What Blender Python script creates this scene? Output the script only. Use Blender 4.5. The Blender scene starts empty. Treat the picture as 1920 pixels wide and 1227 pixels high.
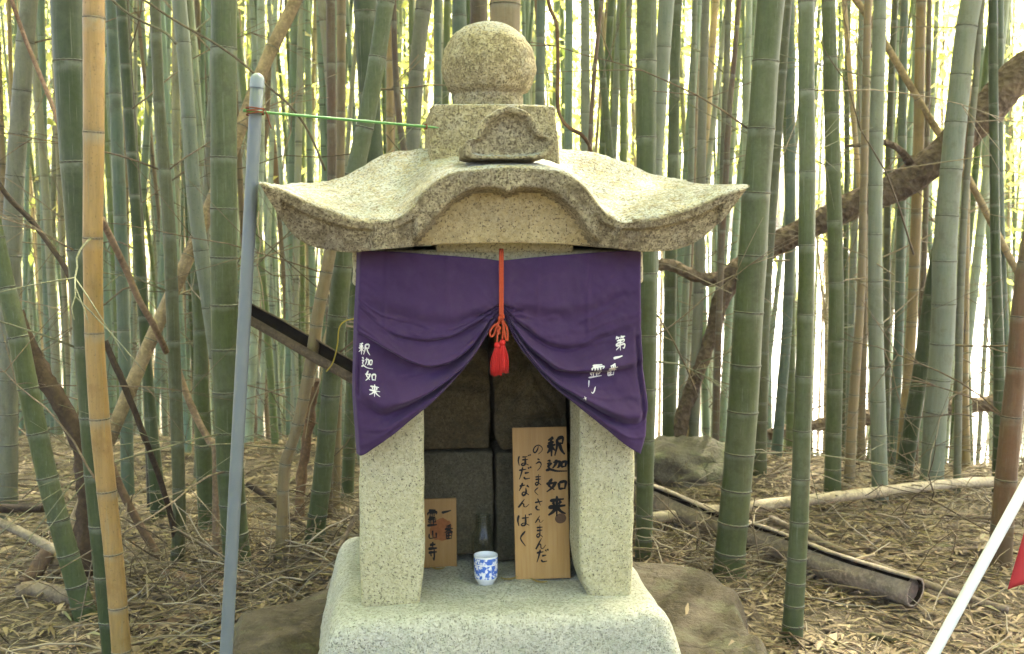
import bpy, bmesh, math, random
import numpy as np
from mathutils import Vector, Matrix, noise, Euler

R = math.radians
scene = bpy.context.scene
col = scene.collection
random.seed(7)
rng = np.random.default_rng(11)

# ------------------------------------------------------------------ camera
EYE, PITCH, F = 0.92, R(5.24), 2000.0          # eye height over the shrine floor, tilt, focal length in photo pixels
cam_d = bpy.data.cameras.new('camera'); cam = bpy.data.objects.new('camera', cam_d); col.objects.link(cam)
cam.location = (0, 0, EYE); cam.rotation_euler = (R(90) - PITCH, 0, 0)
cam_d.sensor_width = 36; cam_d.lens = 36 * F / 1920
cam_d.clip_start = 0.05; cam_d.clip_end = 3000
cam_d.dof.use_dof = True; cam_d.dof.focus_distance = 2.55; cam_d.dof.aperture_fstop = 7.0
scene.camera = cam

# ------------------------------------------------------------------ sky, sun, exposure
SUN_EL, SUN_AZ = R(56), R(28)                 # azimuth clockwise from +Y (the view direction)
w = bpy.data.worlds.new('World'); scene.world = w; w.use_nodes = True
nt = w.node_tree; nt.nodes.clear()
sky = nt.nodes.new('ShaderNodeTexSky'); sky.sky_type = 'NISHITA'; sky.sun_disc = False
sky.sun_elevation = SUN_EL; sky.sun_rotation = SUN_AZ
sky.air_density = 0.7; sky.dust_density = 8.0; sky.ozone_density = 0.3
bg = nt.nodes.new('ShaderNodeBackground'); bg.inputs['Strength'].default_value = 0.15
wo = nt.nodes.new('ShaderNodeOutputWorld')
nt.links.new(sky.outputs[0], bg.inputs['Color']); nt.links.new(bg.outputs[0], wo.inputs['Surface'])
sd = bpy.data.lights.new('sun', 'SUN'); sd.energy = 4.0; sd.angle = R(2.0); sd.color = (1.0, 0.95, 0.84)
so = bpy.data.objects.new('sun', sd); col.objects.link(so)
sv = Vector((math.sin(SUN_AZ) * math.cos(SUN_EL), math.cos(SUN_AZ) * math.cos(SUN_EL), math.sin(SUN_EL)))
so.rotation_euler = sv.to_track_quat('Z', 'Y').to_euler(); so.location = sv * 20
vs = scene.view_settings
vs.view_transform = 'Standard'; vs.look = 'None'; vs.exposure = 3.4; vs.gamma = 1.0; vs.use_curve_mapping = False
cy = scene.cycles
cy.max_bounces = 6; cy.diffuse_bounces = 3; cy.glossy_bounces = 2; cy.transmission_bounces = 5; cy.transparent_max_bounces = 8
cy.caustics_reflective = False; cy.caustics_refractive = False
cy.use_denoising = True

# ------------------------------------------------------------------ pixel rays
CP, SP = math.cos(PITCH), math.sin(PITCH)
def ray(px, py):
    a, b = (px - 960) / F, (613.5 - py) / F
    return Vector((a, CP + b * SP, -SP + b * CP))
def at(px, py, d):                              # the point seen at that pixel, d metres in front (world y)
    r = ray(px, py); return Vector((0, 0, EYE)) + r * (d / r.y)
def onz(px, py, z):
    r = ray(px, py); return Vector((0, 0, EYE)) + r * ((z - EYE) / r.z)
def depth(p): return p[1] * CP - (p[2] - EYE) * SP
def fbm(x, y, z, o=4):
    return noise.fractal(Vector((x, y, z)), 1.0, 2.0, o, noise_basis='PERLIN_ORIGINAL')
def lerp(a, b, t): return a + (b - a) * t
def sstep(a, b, x):
    t = min(1, max(0, (x - a) / (b - a))); return t * t * (3 - 2 * t)
def interp(x, pts):                             # smooth-ish piecewise curve through (x, y) points
    xs = [p[0] for p in pts]; ys = [p[1] for p in pts]
    if x <= xs[0]: return ys[0]
    if x >= xs[-1]: return ys[-1]
    i = max(k for k in range(len(xs) - 1) if xs[k] <= x)
    def slope(k):
        if k <= 0: return (ys[1] - ys[0]) / (xs[1] - xs[0])
        if k >= len(xs) - 1: return (ys[-1] - ys[-2]) / (xs[-1] - xs[-2])
        a = (ys[k] - ys[k-1]) / (xs[k] - xs[k-1]); b = (ys[k+1] - ys[k]) / (xs[k+1] - xs[k])
        return 0 if a * b <= 0 else 2 * a * b / (a + b)
    h = xs[i+1] - xs[i]; t = (x - xs[i]) / h
    return ((1+2*t)*(1-t)**2)*ys[i] + t*(1-t)**2*h*slope(i) + t*t*(3-2*t)*ys[i+1] + t*t*(t-1)*h*slope(i+1)

# ------------------------------------------------------------------ objects
def empty(name, loc=(0, 0, 0), rz=0, parent=None):
    o = bpy.data.objects.new(name, None); o.empty_display_size = 0.05; col.objects.link(o)
    o.location = loc; o.rotation_euler = (0, 0, rz)
    if parent: o.parent = parent
    return o
def tag(o, label=None, cat=None, group=None, kind=None):
    if label: o['label'] = label
    if cat: o['category'] = cat
    if group: o['group'] = group
    if kind: o['kind'] = kind
    return o
def mesh(name, vs_, fs, mat=None, parent=None, smooth=True, loc=None, color=None):
    me = bpy.data.meshes.new(name); me.from_pydata([tuple(v) for v in vs_], [], fs); me.update()
    if smooth: me.polygons.foreach_set('use_smooth', [True] * len(me.polygons))
    return link(name, me, mat, parent, loc, color)
def link(name, me, mat=None, parent=None, loc=None, color=None):
    o = bpy.data.objects.new(name, me); col.objects.link(o)
    if mat and not me.materials: me.materials.append(mat)
    if parent: o.parent = parent
    if loc is not None: o.location = loc
    if color: o.color = color
    return o
def raw(name, V, Fq, mat, attrs=None, smooth=False, parent=None):  # numpy verts (n,3), faces (m,k)
    me = bpy.data.meshes.new(name); n, (m, k) = len(V), Fq.shape
    me.vertices.add(n); me.vertices.foreach_set('co', np.asarray(V, np.float32).ravel())
    me.loops.add(m * k); me.loops.foreach_set('vertex_index', np.asarray(Fq, np.int32).ravel())
    me.polygons.add(m); me.polygons.foreach_set('loop_start', np.arange(0, m * k, k, dtype=np.int32))
    me.polygons.foreach_set('loop_total', np.full(m, k, np.int32))
    if smooth: me.polygons.foreach_set('use_smooth', np.ones(m, bool))
    me.update(calc_edges=True); me.validate()
    for nm, arr in (attrs or {}).items():
        a = me.attributes.new(nm, 'FLOAT', 'POINT'); a.data.foreach_set('value', np.asarray(arr, np.float32))
    return link(name, me, mat, parent)
def grid_faces(nu, nv, off=0, flip=False, close=False):
    f = []
    for i in range(nu - 1 + (1 if close else 0)):
        for j in range(nv - 1):
            i2 = (i + 1) % nu
            q = (off + i*nv + j, off + i2*nv + j, off + i2*nv + j + 1, off + i*nv + j + 1)
            f.append(q[::-1] if flip else q)
    return f
def rbox(hx, hy, hz, r, seg=14, warp=None, rough=0.0, rf=9.0, seed=0.0):
    """rounded, slightly uneven stone block; centred; returns verts and faces"""
    bm = bmesh.new(); vmap = {}
    def vert(p):
        key = (round(p[0], 5), round(p[1], 5), round(p[2], 5))
        if key in vmap: return vmap[key]
        inner = Vector((max(-hx + r, min(hx - r, p[0])), max(-hy + r, min(hy - r, p[1])), max(-hz + r, min(hz - r, p[2]))))
        dlt = Vector(p) - inner; n = dlt.normalized() if dlt.length > 1e-9 else Vector((0, 0, 1))
        q = inner + n * r
        if rough:
            q += n * rough * (fbm(q.x * rf + seed, q.y * rf, q.z * rf, 4))
        if warp: q = Vector(warp(q))
        vmap[key] = bm.verts.new(q); return vmap[key]
    def lin(h):
        n = max(4, int(seg)); edge = [-h, -h + r * 0.3, -h + r * 0.65, -h + r]
        mid = [lerp(-h + r, h - r, k / n) for k in range(1, n)]
        return edge + mid + [-e for e in edge[::-1]]
    X, Y, Z = lin(hx), lin(hy), lin(hz)
    def face(A, B, fn):
        for i in range(len(A) - 1):
            for j in range(len(B) - 1):
                vv = [vert(fn(A[i], B[j])), vert(fn(A[i+1], B[j])), vert(fn(A[i+1], B[j+1])), vert(fn(A[i], B[j+1]))]
                if len(set(vv)) == 4:
                    try: bm.faces.new(vv)
                    except ValueError: pass
    face(X, Y, lambda a, b: (a, b, hz)); face(X, Y, lambda a, b: (a, -b, -hz))
    face(X, Z, lambda a, b: (a, -hy, b)); face(X, Z, lambda a, b: (-a, hy, b))
    face(Y, Z, lambda a, b: (hx, a, b)); face(Y, Z, lambda a, b: (-hx, -a, b))
    bm.verts.index_update()
    V = [v.co.copy() for v in bm.verts]; Fc = [[v.index for v in f.verts] for f in bm.faces]; bm.free()
    return V, Fc
def tube(pts, rad, sides=8, cap=True, twist=0.0, jitter=0.0, seed=0):
    """round bar along a polyline; rad a number or a list"""
    pts = [Vector(p) for p in pts]; n = len(pts)
    rr = rad if isinstance(rad, (list, tuple)) else [rad] * n
    V, Fc = [], []; up = None
    for i, p in enumerate(pts):
        t = (pts[min(i+1, n-1)] - pts[max(i-1, 0)]).normalized()
        if up is None:
            up = t.cross(Vector((0, 1, 0.13))).normalized()
        up = (up - t * up.dot(t)).normalized(); b = t.cross(up)
        for k in range(sides):
            a = 2 * math.pi * k / sides + twist * i
            r_ = rr[i] * (1 + (jitter * fbm(p.x*14 + math.cos(a)*1.3 + seed, p.y*14 + math.sin(a)*1.3, p.z*14, 3) if jitter else 0))
            V.append(p + (up * math.cos(a) + b * math.sin(a)) * r_)
    for i in range(n - 1):
        for k in range(sides):
            k2 = (k + 1) % sides
            Fc.append((i*sides + k, i*sides + k2, (i+1)*sides + k2, (i+1)*sides + k))
    if cap:
        Fc.append(tuple(range(sides))[::-1]); Fc.append(tuple((n-1)*sides + k for k in range(sides)))
    return V, Fc
def catmull(pts, n):
    pts = [Vector(p) for p in pts]
    if len(pts) == 2: return [pts[0].lerp(pts[1], i / n) for i in range(n + 1)]
    P = [pts[0]*2 - pts[1]] + pts + [pts[-1]*2 - pts[-2]]; out = []
    m = len(pts) - 1
    for i in range(n + 1):
        s = i / n * m; k = min(int(s), m - 1); t = s - k
        a, b, c, d = P[k], P[k+1], P[k+2], P[k+3]
        out.append(0.5 * (2*b + (c - a)*t + (2*a - 5*b + 4*c - d)*t*t + (3*b - a - 3*c + d)*t**3))
    return out
def lathe(prof, sides=40):
    V, Fc = [], []
    for k in range(sides):
        a = 2 * math.pi * k / sides
        for r_, z in prof: V.append((r_ * math.cos(a), r_ * math.sin(a), z))
    Fc = grid_faces(sides, len(prof), close=True)
    return V, Fc
def join(parts):
    V, Fc = [], []
    for v, f in parts:
        o = len(V); V += list(v); Fc += [tuple(i + o for i in q) for q in f]
    return V, Fc

# ------------------------------------------------------------------ materials
class NT:
    def __init__(self, name, rough=0.8, spec=0.3):
        self.m = bpy.data.materials.new(name); self.m.use_nodes = True
        self.t = self.m.node_tree; self.b = self.t.nodes['Principled BSDF']
        self.b.inputs['Roughness'].default_value = rough
        self.b.inputs['Specular IOR Level'].default_value = spec
    def n(self, ty, **kw):
        nd = self.t.nodes.new('ShaderNode' + ty)
        for k, v in kw.items():
            if hasattr(nd, k) and not k[0].isupper(): setattr(nd, k, v)
            else: nd.inputs[k.replace('_', ' ')].default_value = v
        return nd
    def l(self, a, b): self.t.links.new(a, b)
    def coord(self, scale=(1, 1, 1), which='Object'):
        tc = self.n('TexCoord'); mp = self.n('Mapping'); mp.inputs['Scale'].default_value = scale
        self.l(tc.outputs[which], mp.inputs['Vector']); return mp.outputs[0]
    def noise(self, vec, scale, detail=4, rough=0.55):
        nd = self.n('TexNoise', Scale=scale, Detail=detail, Roughness=rough); self.l(vec, nd.inputs['Vector']); return nd.outputs['Fac']
    def vor(self, vec, scale, feature='F1', out='Distance'):
        nd = self.n('TexVoronoi', Scale=scale, feature=feature); self.l(vec, nd.inputs['Vector']); return nd.outputs[out]
    def ramp(self, fac, stops):
        nd = self.n('ValToRGB'); e = nd.color_ramp.elements
        while len(e) < len(stops): e.new(0.5)
        for el, (p, c) in zip(e, stops):
            el.position = p; el.color = (*c, 1) if len(c) == 3 else c
        self.l(fac, nd.inputs[0]); return nd.outputs[0]
    def val(self, fac, a, b):      # 0..1 step
        return self.ramp(fac, [(a, (0, 0, 0)), (b, (1, 1, 1))])
    def mix(self, fac, a, b, mode='MIX'):
        nd = self.n('Mix', data_type='RGBA', blend_type=mode)
        for s, v in ((nd.inputs[0], fac), (nd.inputs[6], a), (nd.inputs[7], b)):
            if hasattr(v, 'is_output'): self.l(v, s)
            elif isinstance(v, (int, float)): s.default_value = v
            else: s.default_value = (*v, 1) if len(v) == 3 else v
        return nd.outputs[2]
    def math(self, op, a, b=0.0):
        nd = self.n('Math', operation=op)
        for s, v in ((nd.inputs[0], a), (nd.inputs[1], b)):
            if hasattr(v, 'is_output'): self.l(v, s)
            else: s.default_value = v
        return nd.outputs[0]
    def attr(self, name, out='Fac'):
        nd = self.n('Attribute', attribute_name=name); return nd.outputs[out]
    def base(self, c):
        if hasattr(c, 'is_output'): self.l(c, self.b.inputs['Base Color'])
        else: self.b.inputs['Base Color'].default_value = (*c, 1)
    def bump(self, h, strength=0.4, dist=0.004):
        nd = self.n('Bump', Strength=strength, Distance=dist); self.l(h, nd.inputs['Height']); self.l(nd.outputs[0], self.b.inputs['Normal'])

def granite(name, base, dark, pale, lichen, lichen_amt, grain=130, stain=(0.10, 0.085, 0.05), stain_amt=0.5, ochre=0.5, crust=0.0, grit=0.5, speck=0.80):
    m = NT(name, 0.92, 0.15); v = m.coord()
    g = m.vor(v, grain * 0.8, out='Color'); sep = m.n('SeparateColor'); m.l(g, sep.inputs[0])
    n1 = m.noise(v, 7, 5, 0.6); n2 = m.noise(v, 48, 5, 0.7); n3 = m.noise(v, 2.6, 3); n4 = m.noise(v, 210, 3, 0.75); n5 = m.noise(v, 105, 4, 0.8)
    c = m.mix(m.val(sep.outputs[1], 0.2, 0.8), base, pale)
    c = m.mix(m.math('MULTIPLY', m.val(n5, 0.46, 0.60), grit), c, tuple(x * 0.45 for x in base))
    c = m.mix(m.math('MULTIPLY', m.val(n2, 0.48, 0.62), 0.5 * grit), c, tuple(x * 0.55 for x in base))
    sp1 = m.val(m.noise(v, grain, 2, 0.7), speck, speck + 0.035); sp2 = m.val(m.noise(v, grain * 0.55, 3, 0.8), speck + 0.02, speck + 0.06)
    dk = m.math('MULTIPLY', m.math('MAXIMUM', sp1, m.math('MULTIPLY', sp2, 0.7)), 0.85)
    c = m.mix(m.math('MULTIPLY', m.val(n3, 0.35, 0.65), ochre), c, m.mix(1.0, c, (1.06, 0.92, 0.60), 'MULTIPLY'))
    c = m.mix(m.math('MULTIPLY', m.math('MULTIPLY', m.val(n1, 0.44, 0.6), m.val(n2, 0.3, 0.6)), stain_amt), c, stain)
    li = m.noise(v, 19, 6, 0.7)
    c = m.mix(m.math('MULTIPLY', m.val(li, 0.53, 0.62), lichen_amt), c, lichen)
    if crust:                                   # pale lichen crust grows on the faces that catch rain
        ge = m.n('NewGeometry'); sx = m.n('SeparateXYZ'); m.l(ge.outputs['Normal'], sx.inputs[0])
        k = m.math('MULTIPLY', m.val(sx.outputs[2], 0.5, 0.9), m.val(m.math('ADD', m.math('MULTIPLY', li, 0.4), m.math('MULTIPLY', n5, 0.6)), 0.42, 0.54))
        c = m.mix(m.math('MULTIPLY', k, crust), c, m.mix(m.val(n4, 0.4, 0.6), (0.36, 0.37, 0.33), (0.49, 0.50, 0.455)))
    c = m.mix(dk, c, dark)
    m.base(c)
    h = m.math('ADD', m.math('MULTIPLY', n2, 0.9), m.math('MULTIPLY', n5, 0.9))
    m.bump(m.math('ADD', h, m.math('MULTIPLY', n4, 0.5)), 0.9, 0.006)
    return m.m

M = {}
M['granite'] = granite('granite_pale', (0.55, 0.515, 0.30), (0.12, 0.10, 0.06), (0.62, 0.59, 0.375), (0.44, 0.44, 0.27), 0.22, grain=190, stain_amt=0.12, ochre=0.3, grit=0.30, speck=0.60)
M['granite_base'] = granite('granite_slab', (0.52, 0.51, 0.385), (0.17, 0.16, 0.115), (0.63, 0.62, 0.495), (0.40, 0.43, 0.29), 0.30, grain=190, stain=(0.27, 0.28, 0.19), stain_amt=0.25, ochre=0.15, grit=0.35, speck=0.59)
M['granite_roof'] = granite('granite_weathered', (0.385, 0.33, 0.19), (0.095, 0.072, 0.04), (0.51, 0.45, 0.27), (0.40, 0.37, 0.26), 0.30, grain=180, stain=(0.13, 0.10, 0.05), stain_amt=0.8, ochre=0.25, crust=1.0, grit=0.85, speck=0.56)
M['granite_finial'] = granite('granite_finial', (0.41, 0.35, 0.19), (0.095, 0.074, 0.04), (0.50, 0.44, 0.27), (0.44, 0.41, 0.30), 0.30, grain=180, stain=(0.15, 0.12, 0.06), stain_amt=0.65, ochre=0.2, crust=0.9, grit=0.85, speck=0.565)
M['granite_panel'] = granite('granite_panel_lit', (0.50, 0.42, 0.215), (0.10, 0.075, 0.04), (0.56, 0.49, 0.28), (0.46, 0.40, 0.22), 0.2, grain=170, stain=(0.25, 0.18, 0.08), stain_amt=0.3, ochre=0.4, grit=0.4, speck=0.60)  # paler gable panel: the recess's lit look is put into its colour
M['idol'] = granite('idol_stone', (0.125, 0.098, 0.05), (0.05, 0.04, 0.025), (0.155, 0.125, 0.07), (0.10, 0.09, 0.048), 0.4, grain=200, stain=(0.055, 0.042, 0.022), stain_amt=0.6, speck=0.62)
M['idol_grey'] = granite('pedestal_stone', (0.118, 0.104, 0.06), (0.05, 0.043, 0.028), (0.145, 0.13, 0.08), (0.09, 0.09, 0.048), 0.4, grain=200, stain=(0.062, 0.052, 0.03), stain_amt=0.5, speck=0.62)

def rock_mat(name, a, b, moss):
    m = NT(name, 0.92, 0.2); v = m.coord()
    n1 = m.noise(v, 3.2, 6, 0.62); n2 = m.noise(v, 21, 6, 0.65); n3 = m.noise(v, 90, 4, 0.6)
    c = m.mix(m.val(n1, 0.35, 0.65), a, b)
    c = m.mix(m.math('MULTIPLY', m.val(n2, 0.42, 0.62), 0.6), c, tuple(x * 0.6 for x in a))
    c = m.mix(m.math('MULTIPLY', m.val(m.noise(v, 5.5, 6, 0.7), 0.52, 0.62), 0.6), c, moss)
    cr = m.n('TexVoronoi', Scale=2.6, feature='DISTANCE_TO_EDGE'); wp = m.n('VectorMath', operation='ADD'); nc = m.n('TexNoise', Scale=5.0, Detail=4.0); m.l(v, nc.inputs['Vector']); m.l(v, wp.inputs[0])
    sc_ = m.n('VectorMath', operation='SCALE'); m.l(nc.outputs['Color'], sc_.inputs[0]); sc_.inputs['Scale'].default_value = 0.35; m.l(sc_.outputs[0], wp.inputs[1]); m.l(wp.outputs[0], cr.inputs['Vector'])
    ck = m.ramp(cr.outputs['Distance'], [(0.0, (1, 1, 1)), (0.025, (0, 0, 0))]); c = m.mix(m.math('MULTIPLY', m.math('MULTIPLY', ck, m.val(n1, 0.45, 0.6)), 0.35), c, tuple(x * 0.4 for x in a))
    m.base(c); m.bump(m.math('SUBTRACT', m.math('ADD', n2, m.math('MULTIPLY', n3, 0.6)), m.math('MULTIPLY', m.math('MULTIPLY', ck, m.val(n1, 0.45, 0.6)), 0.3)), 1.0, 0.016); return m.m
M['rock'] = rock_mat('flat_rock', (0.085, 0.068, 0.042), (0.125, 0.103, 0.066), (0.13, 0.128, 0.07))
M['rock2'] = rock_mat('grey_boulder', (0.11, 0.096, 0.064), (0.165, 0.148, 0.104), (0.16, 0.17, 0.10))

def bamboo_mat():
    m = NT('bamboo_skin', 0.42, 0.28)
    oi = m.n('ObjectInfo'); v = m.coord((1, 1, 0.09)); v2 = m.coord((1, 1, 1))
    rnd = m.n('VectorMath', operation='ADD'); m.l(v, rnd.inputs[0])
    cb = m.n('CombineXYZ'); m.l(m.math('MULTIPLY', oi.outputs['Random'], 37.0), cb.inputs[0]); m.l(cb.outputs[0], rnd.inputs[1]); v = rnd.outputs[0]
    rn2 = m.n('VectorMath', operation='ADD'); m.l(v2, rn2.inputs[0]); m.l(cb.outputs[0], rn2.inputs[1]); v2 = rn2.outputs[0]
    nd = m.attr('nd')
    st = m.noise(v, 70, 5, 0.7); bl = m.noise(v2, 4.5, 5, 0.6); sp = m.noise(v2, 75, 4, 0.72); br = m.noise(v, 16, 3)
    base = oi.outputs['Color']
    c = m.mix(m.math('MULTIPLY', m.val(st, 0.40, 0.60), 0.55), base, m.mix(1.0, base, (0.58, 0.62, 0.55), 'MULTIPLY'))
    c = m.mix(m.math('MULTIPLY', m.val(br, 0.4, 0.65), 0.35), c, m.mix(1.0, base, (1.35, 1.2, 1.05), 'MULTIPLY'))
    # pale lichen dust, more of it on old culms (object alpha)
    dust = m.math('MULTIPLY', m.math('MULTIPLY', m.val(m.math('ADD', bl, m.math('MULTIPLY', sp, 0.45)), 0.58, 0.86), oi.outputs['Alpha']), 0.85)
    c = m.mix(dust, c, (0.19, 0.195, 0.135))
    sc = m.val(m.noise(m.coord((1, 1, 0.02)), 150, 3, 0.8), 0.60, 0.66)                # pale scratches along the grain
    c = m.mix(m.math('MULTIPLY', sc, 0.35), c, (0.22, 0.225, 0.16))
    stn = m.val(m.noise(v2, 9, 5, 0.7), 0.54, 0.64); c = m.mix(m.math('MULTIPLY', stn, 0.45), c, m.mix(1.0, base, (0.62, 0.52, 0.42), 'MULTIPLY'))
    # tiny dark specks
    c = m.mix(m.math('MULTIPLY', m.val(m.noise(v2, 160, 2, 0.6), 0.64, 0.7), 0.35), c, (0.03, 0.028, 0.018))
    # wax bloom under each node, dirt just above it
    wax = m.math('MULTIPLY', m.math('MULTIPLY', m.val(nd, 0.86, 0.99), m.val(m.noise(v2, 30, 3), 0.3, 0.6)), 0.55)
    c = m.mix(wax, c, (0.25, 0.265, 0.20))
    dirt = m.math('MULTIPLY', m.ramp(nd, [(0.0, (1, 1, 1)), (0.02, (0.5, 0.5, 0.5)), (0.09, (0, 0, 0))]), m.val(m.noise(v2, 22, 3), 0.25, 0.6))
    c = m.mix(m.math('MULTIPLY', dirt, 0.6), c, (0.04, 0.036, 0.024))
    line = m.ramp(nd, [(0.0, (1, 1, 1)), (0.004, (1, 1, 1)), (0.011, (0, 0, 0))])
    c = m.mix(m.math('MULTIPLY', line, 0.8), c, (0.028, 0.024, 0.017))
    # wear low on the stem, carried by the mesh
    wr = m.attr('low')
    c = m.mix(m.math('MULTIPLY', m.math('MULTIPLY', wr, m.val(bl, 0.3, 0.6)), 0.75), c, m.mix(1.0, base, (0.55, 0.66, 0.45), 'MULTIPLY'))
    m.base(c)
    rg = m.n('MapRange'); m.l(m.math('ADD', dust, st), rg.inputs[0]); rg.inputs[1].default_value = 0.2; rg.inputs[2].default_value = 1.0
    rg.inputs[3].default_value = 0.34; rg.inputs[4].default_value = 0.7; m.l(rg.outputs[0], m.b.inputs['Roughness'])
    m.bump(m.math('ADD', st, m.math('MULTIPLY', sp, 0.6)), 0.22, 0.002)
    return m.m
M['bamboo'] = bamboo_mat()
def ring_mat():
    m = NT('bamboo_node', 0.75, 0.2); oi = m.n('ObjectInfo'); v = m.coord(); p = m.attr('pz')
    c = m.mix(m.ramp(p, [(0.0, (1, 1, 1)), (0.30, (1, 1, 1)), (0.42, (0, 0, 0)), (0.58, (0, 0, 0)), (0.68, (1, 1, 1))]), (0.030, 0.026, 0.018), m.mix(0.62, oi.outputs['Color'], (0.24, 0.235, 0.165)))
    c = m.mix(m.math('MULTIPLY', m.val(m.noise(v, 6, 4), 0.4, 0.6), 0.5), c, (0.06, 0.052, 0.035)); m.base(c); return m.m
M['ring'] = ring_mat()
def wood_bits(name, tint=(1, 1, 1), rough=0.85, sx=1.0):
    m = NT(name, rough, 0.2); oi = m.n('ObjectInfo'); v = m.coord((1, 1, 1))
    n1 = m.noise(v, 12, 5, 0.65); n2 = m.noise(v, 70, 4, 0.65)
    b = oi.outputs['Color']
    c = m.mix(m.val(n1, 0.35, 0.65), b, m.mix(1.0, b, (0.5, 0.48, 0.46), 'MULTIPLY'))
    c = m.mix(m.math('MULTIPLY', m.val(n2, 0.45, 0.65), 0.5), c, m.mix(1.0, b, (1.5, 1.45, 1.4), 'MULTIPLY'))
    m.base(c); m.bump(n2, 0.5, 0.004); return m.m
M['stick'] = wood_bits('dead_stick')
def bark_mat():
    m = NT('bark', 0.95, 0.1); v = m.coord((1, 1, 1)); oi = m.n('ObjectInfo')
    n0 = m.noise(v, 5, 5, 0.6); n1 = m.noise(v, 26, 6, 0.7); n2 = m.vor(v, 34)
    c = m.mix(m.val(n1, 0.35, 0.68), (0.07, 0.05, 0.032), (0.19, 0.14, 0.092))
    c = m.mix(m.math('MULTIPLY', m.val(n0, 0.5, 0.65), 0.7), c, (0.21, 0.155, 0.095))
    m.base(c); m.bump(m.math('ADD', n1, n2), 1.0, 0.02); return m.m
M['bark'] = bark_mat()
def leaf_litter_mat():
    m = NT('dry_leaf', 0.8, 0.25); r_ = m.attr('rnd')
    c = m.ramp(r_, [(0.0, (0.075, 0.055, 0.034)), (0.2, (0.125, 0.092, 0.05)), (0.45, (0.23, 0.178, 0.098)), (0.7, (0.29, 0.23, 0.13)), (0.88, (0.36, 0.30, 0.18)), (0.95, (0.24, 0.14, 0.075)), (1.0, (0.21, 0.20, 0.10))])
    c = m.mix(m.math('MULTIPLY', m.noise(m.coord(), 60, 2), 0.5), c, m.mix(1.0, c, (0.6, 0.55, 0.5), 'MULTIPLY'))
    m.base(c); return m.m
M['litter'] = leaf_litter_mat()
def twig_mat():
    m = NT('dry_twig', 0.85, 0.2); r_ = m.attr('rnd')
    m.base(m.ramp(r_, [(0.0, (0.07, 0.05, 0.03)), (0.4, (0.15, 0.115, 0.068)), (0.75, (0.24, 0.195, 0.12)), (1.0, (0.34, 0.30, 0.22))])); return m.m
M['twig'] = twig_mat()
def ground_mat():
    m = NT('forest_floor', 0.95, 0.1); v = m.coord()
    n1 = m.noise(v, 1.3, 6, 0.6); n2 = m.noise(v, 14, 6, 0.7); n3 = m.noise(v, 60, 4, 0.7)
    c = m.mix(m.val(n2, 0.35, 0.65), (0.060, 0.047, 0.030), (0.17, 0.138, 0.09))
    c = m.mix(m.math('MULTIPLY', m.val(n3, 0.45, 0.65), 0.7), c, (0.25, 0.21, 0.145))
    c = m.mix(m.math('MULTIPLY', m.val(n1, 0.45, 0.62), 0.4), c, (0.09, 0.078, 0.046))
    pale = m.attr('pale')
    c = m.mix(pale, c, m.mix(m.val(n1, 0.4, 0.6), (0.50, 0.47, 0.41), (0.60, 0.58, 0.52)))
    m.base(c); m.bump(m.math('ADD', n2, n3), 0.9, 0.02); return m.m
M['ground'] = ground_mat()
def foliage_mat():
    m = NT('bamboo_leaf', 0.5, 0.3); r_ = m.attr('rnd')
    c = m.ramp(r_, [(0.0, (0.075, 0.11, 0.026)), (0.4, (0.14, 0.17, 0.045)), (0.75, (0.20, 0.205, 0.066)), (1.0, (0.26, 0.23, 0.10))])
    m.base(c)
    tr = m.n('BsdfTranslucent'); m.l(m.mix(1.0, c, (3.2, 3.2, 2.5), 'MULTIPLY'), tr.inputs['Color'])
    mx = m.n('MixShader', Fac=0.62); out = m.t.nodes['Material Output']
    m.l(m.b.outputs[0], mx.inputs[1]); m.l(tr.outputs[0], mx.inputs[2]); m.l(mx.outputs[0], out.inputs['Surface'])
    return m.m
M['foliage'] = foliage_mat()
def plain(name, c, rough=0.6, spec=0.3, var=0.25, scale=30, **kw):
    m = NT(name, rough, spec); v = m.coord()
    m.base(m.mix(m.math('MULTIPLY', m.val(m.noise(v, scale, 4), 0.35, 0.65), var), c, tuple(x * 0.55 for x in c)))
    for k, x in kw.items(): m.b.inputs[k.replace('_', ' ')].default_value = x
    return m.m
def cloth_mat():
    m = NT('purple_cotton', 0.85, 0.15); v = m.coord(); n1 = m.noise(v, 5, 4); n2 = m.noise(v, 34, 5, 0.65)
    c = m.mix(m.val(n1, 0.35, 0.65), (0.045, 0.0205, 0.059), (0.060, 0.029, 0.077))
    c = m.mix(m.math('MULTIPLY', m.val(n2, 0.50, 0.72), 0.22), c, (0.085, 0.06, 0.09))
    wv = m.n('TexWave', Scale=170.0, Distortion=0.6); m.l(v, wv.inputs['Vector'])
    c = m.mix(m.math('MULTIPLY', m.noise(v, 260, 2, 0.8), 0.5), c, m.mix(1.0, c, (0.55, 0.55, 0.6), 'MULTIPLY'))
    m.base(c); m.b.inputs['Sheen Weight'].default_value = 0.1; m.b.inputs['Sheen Tint'].default_value = (0.7, 0.6, 0.9, 1)
    m.bump(m.math('ADD', m.math('MULTIPLY', wv.outputs['Fac'], 0.2), n2), 0.25, 0.002); return m.m
M['cloth'] = cloth_mat()
M['rot'] = plain('rotten_shaded_lining', (0.030, 0.022, 0.014), 0.95, 0.1, 0.5, 40)  # rotten inner face, its black also deepens the shade of the hollow
M['white_print'] = plain('white_print', (0.70, 0.68, 0.60), 0.85, 0.1, 0.4, 90)
M['ink'] = plain('black_ink', (0.020, 0.017, 0.013), 0.75, 0.2, 0.1)
M['red_cord'] = plain('red_cord', (0.42, 0.062, 0.02), 0.7, 0.2, 0.4, 300)
M['red_tassel'] = plain('red_tassel', (0.55, 0.018, 0.012), 0.65, 0.3, 0.5, 400)
M['pvc'] = plain('grey_pvc', (0.128, 0.148, 0.143), 0.45, 0.5, 0.2, 20)
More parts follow.
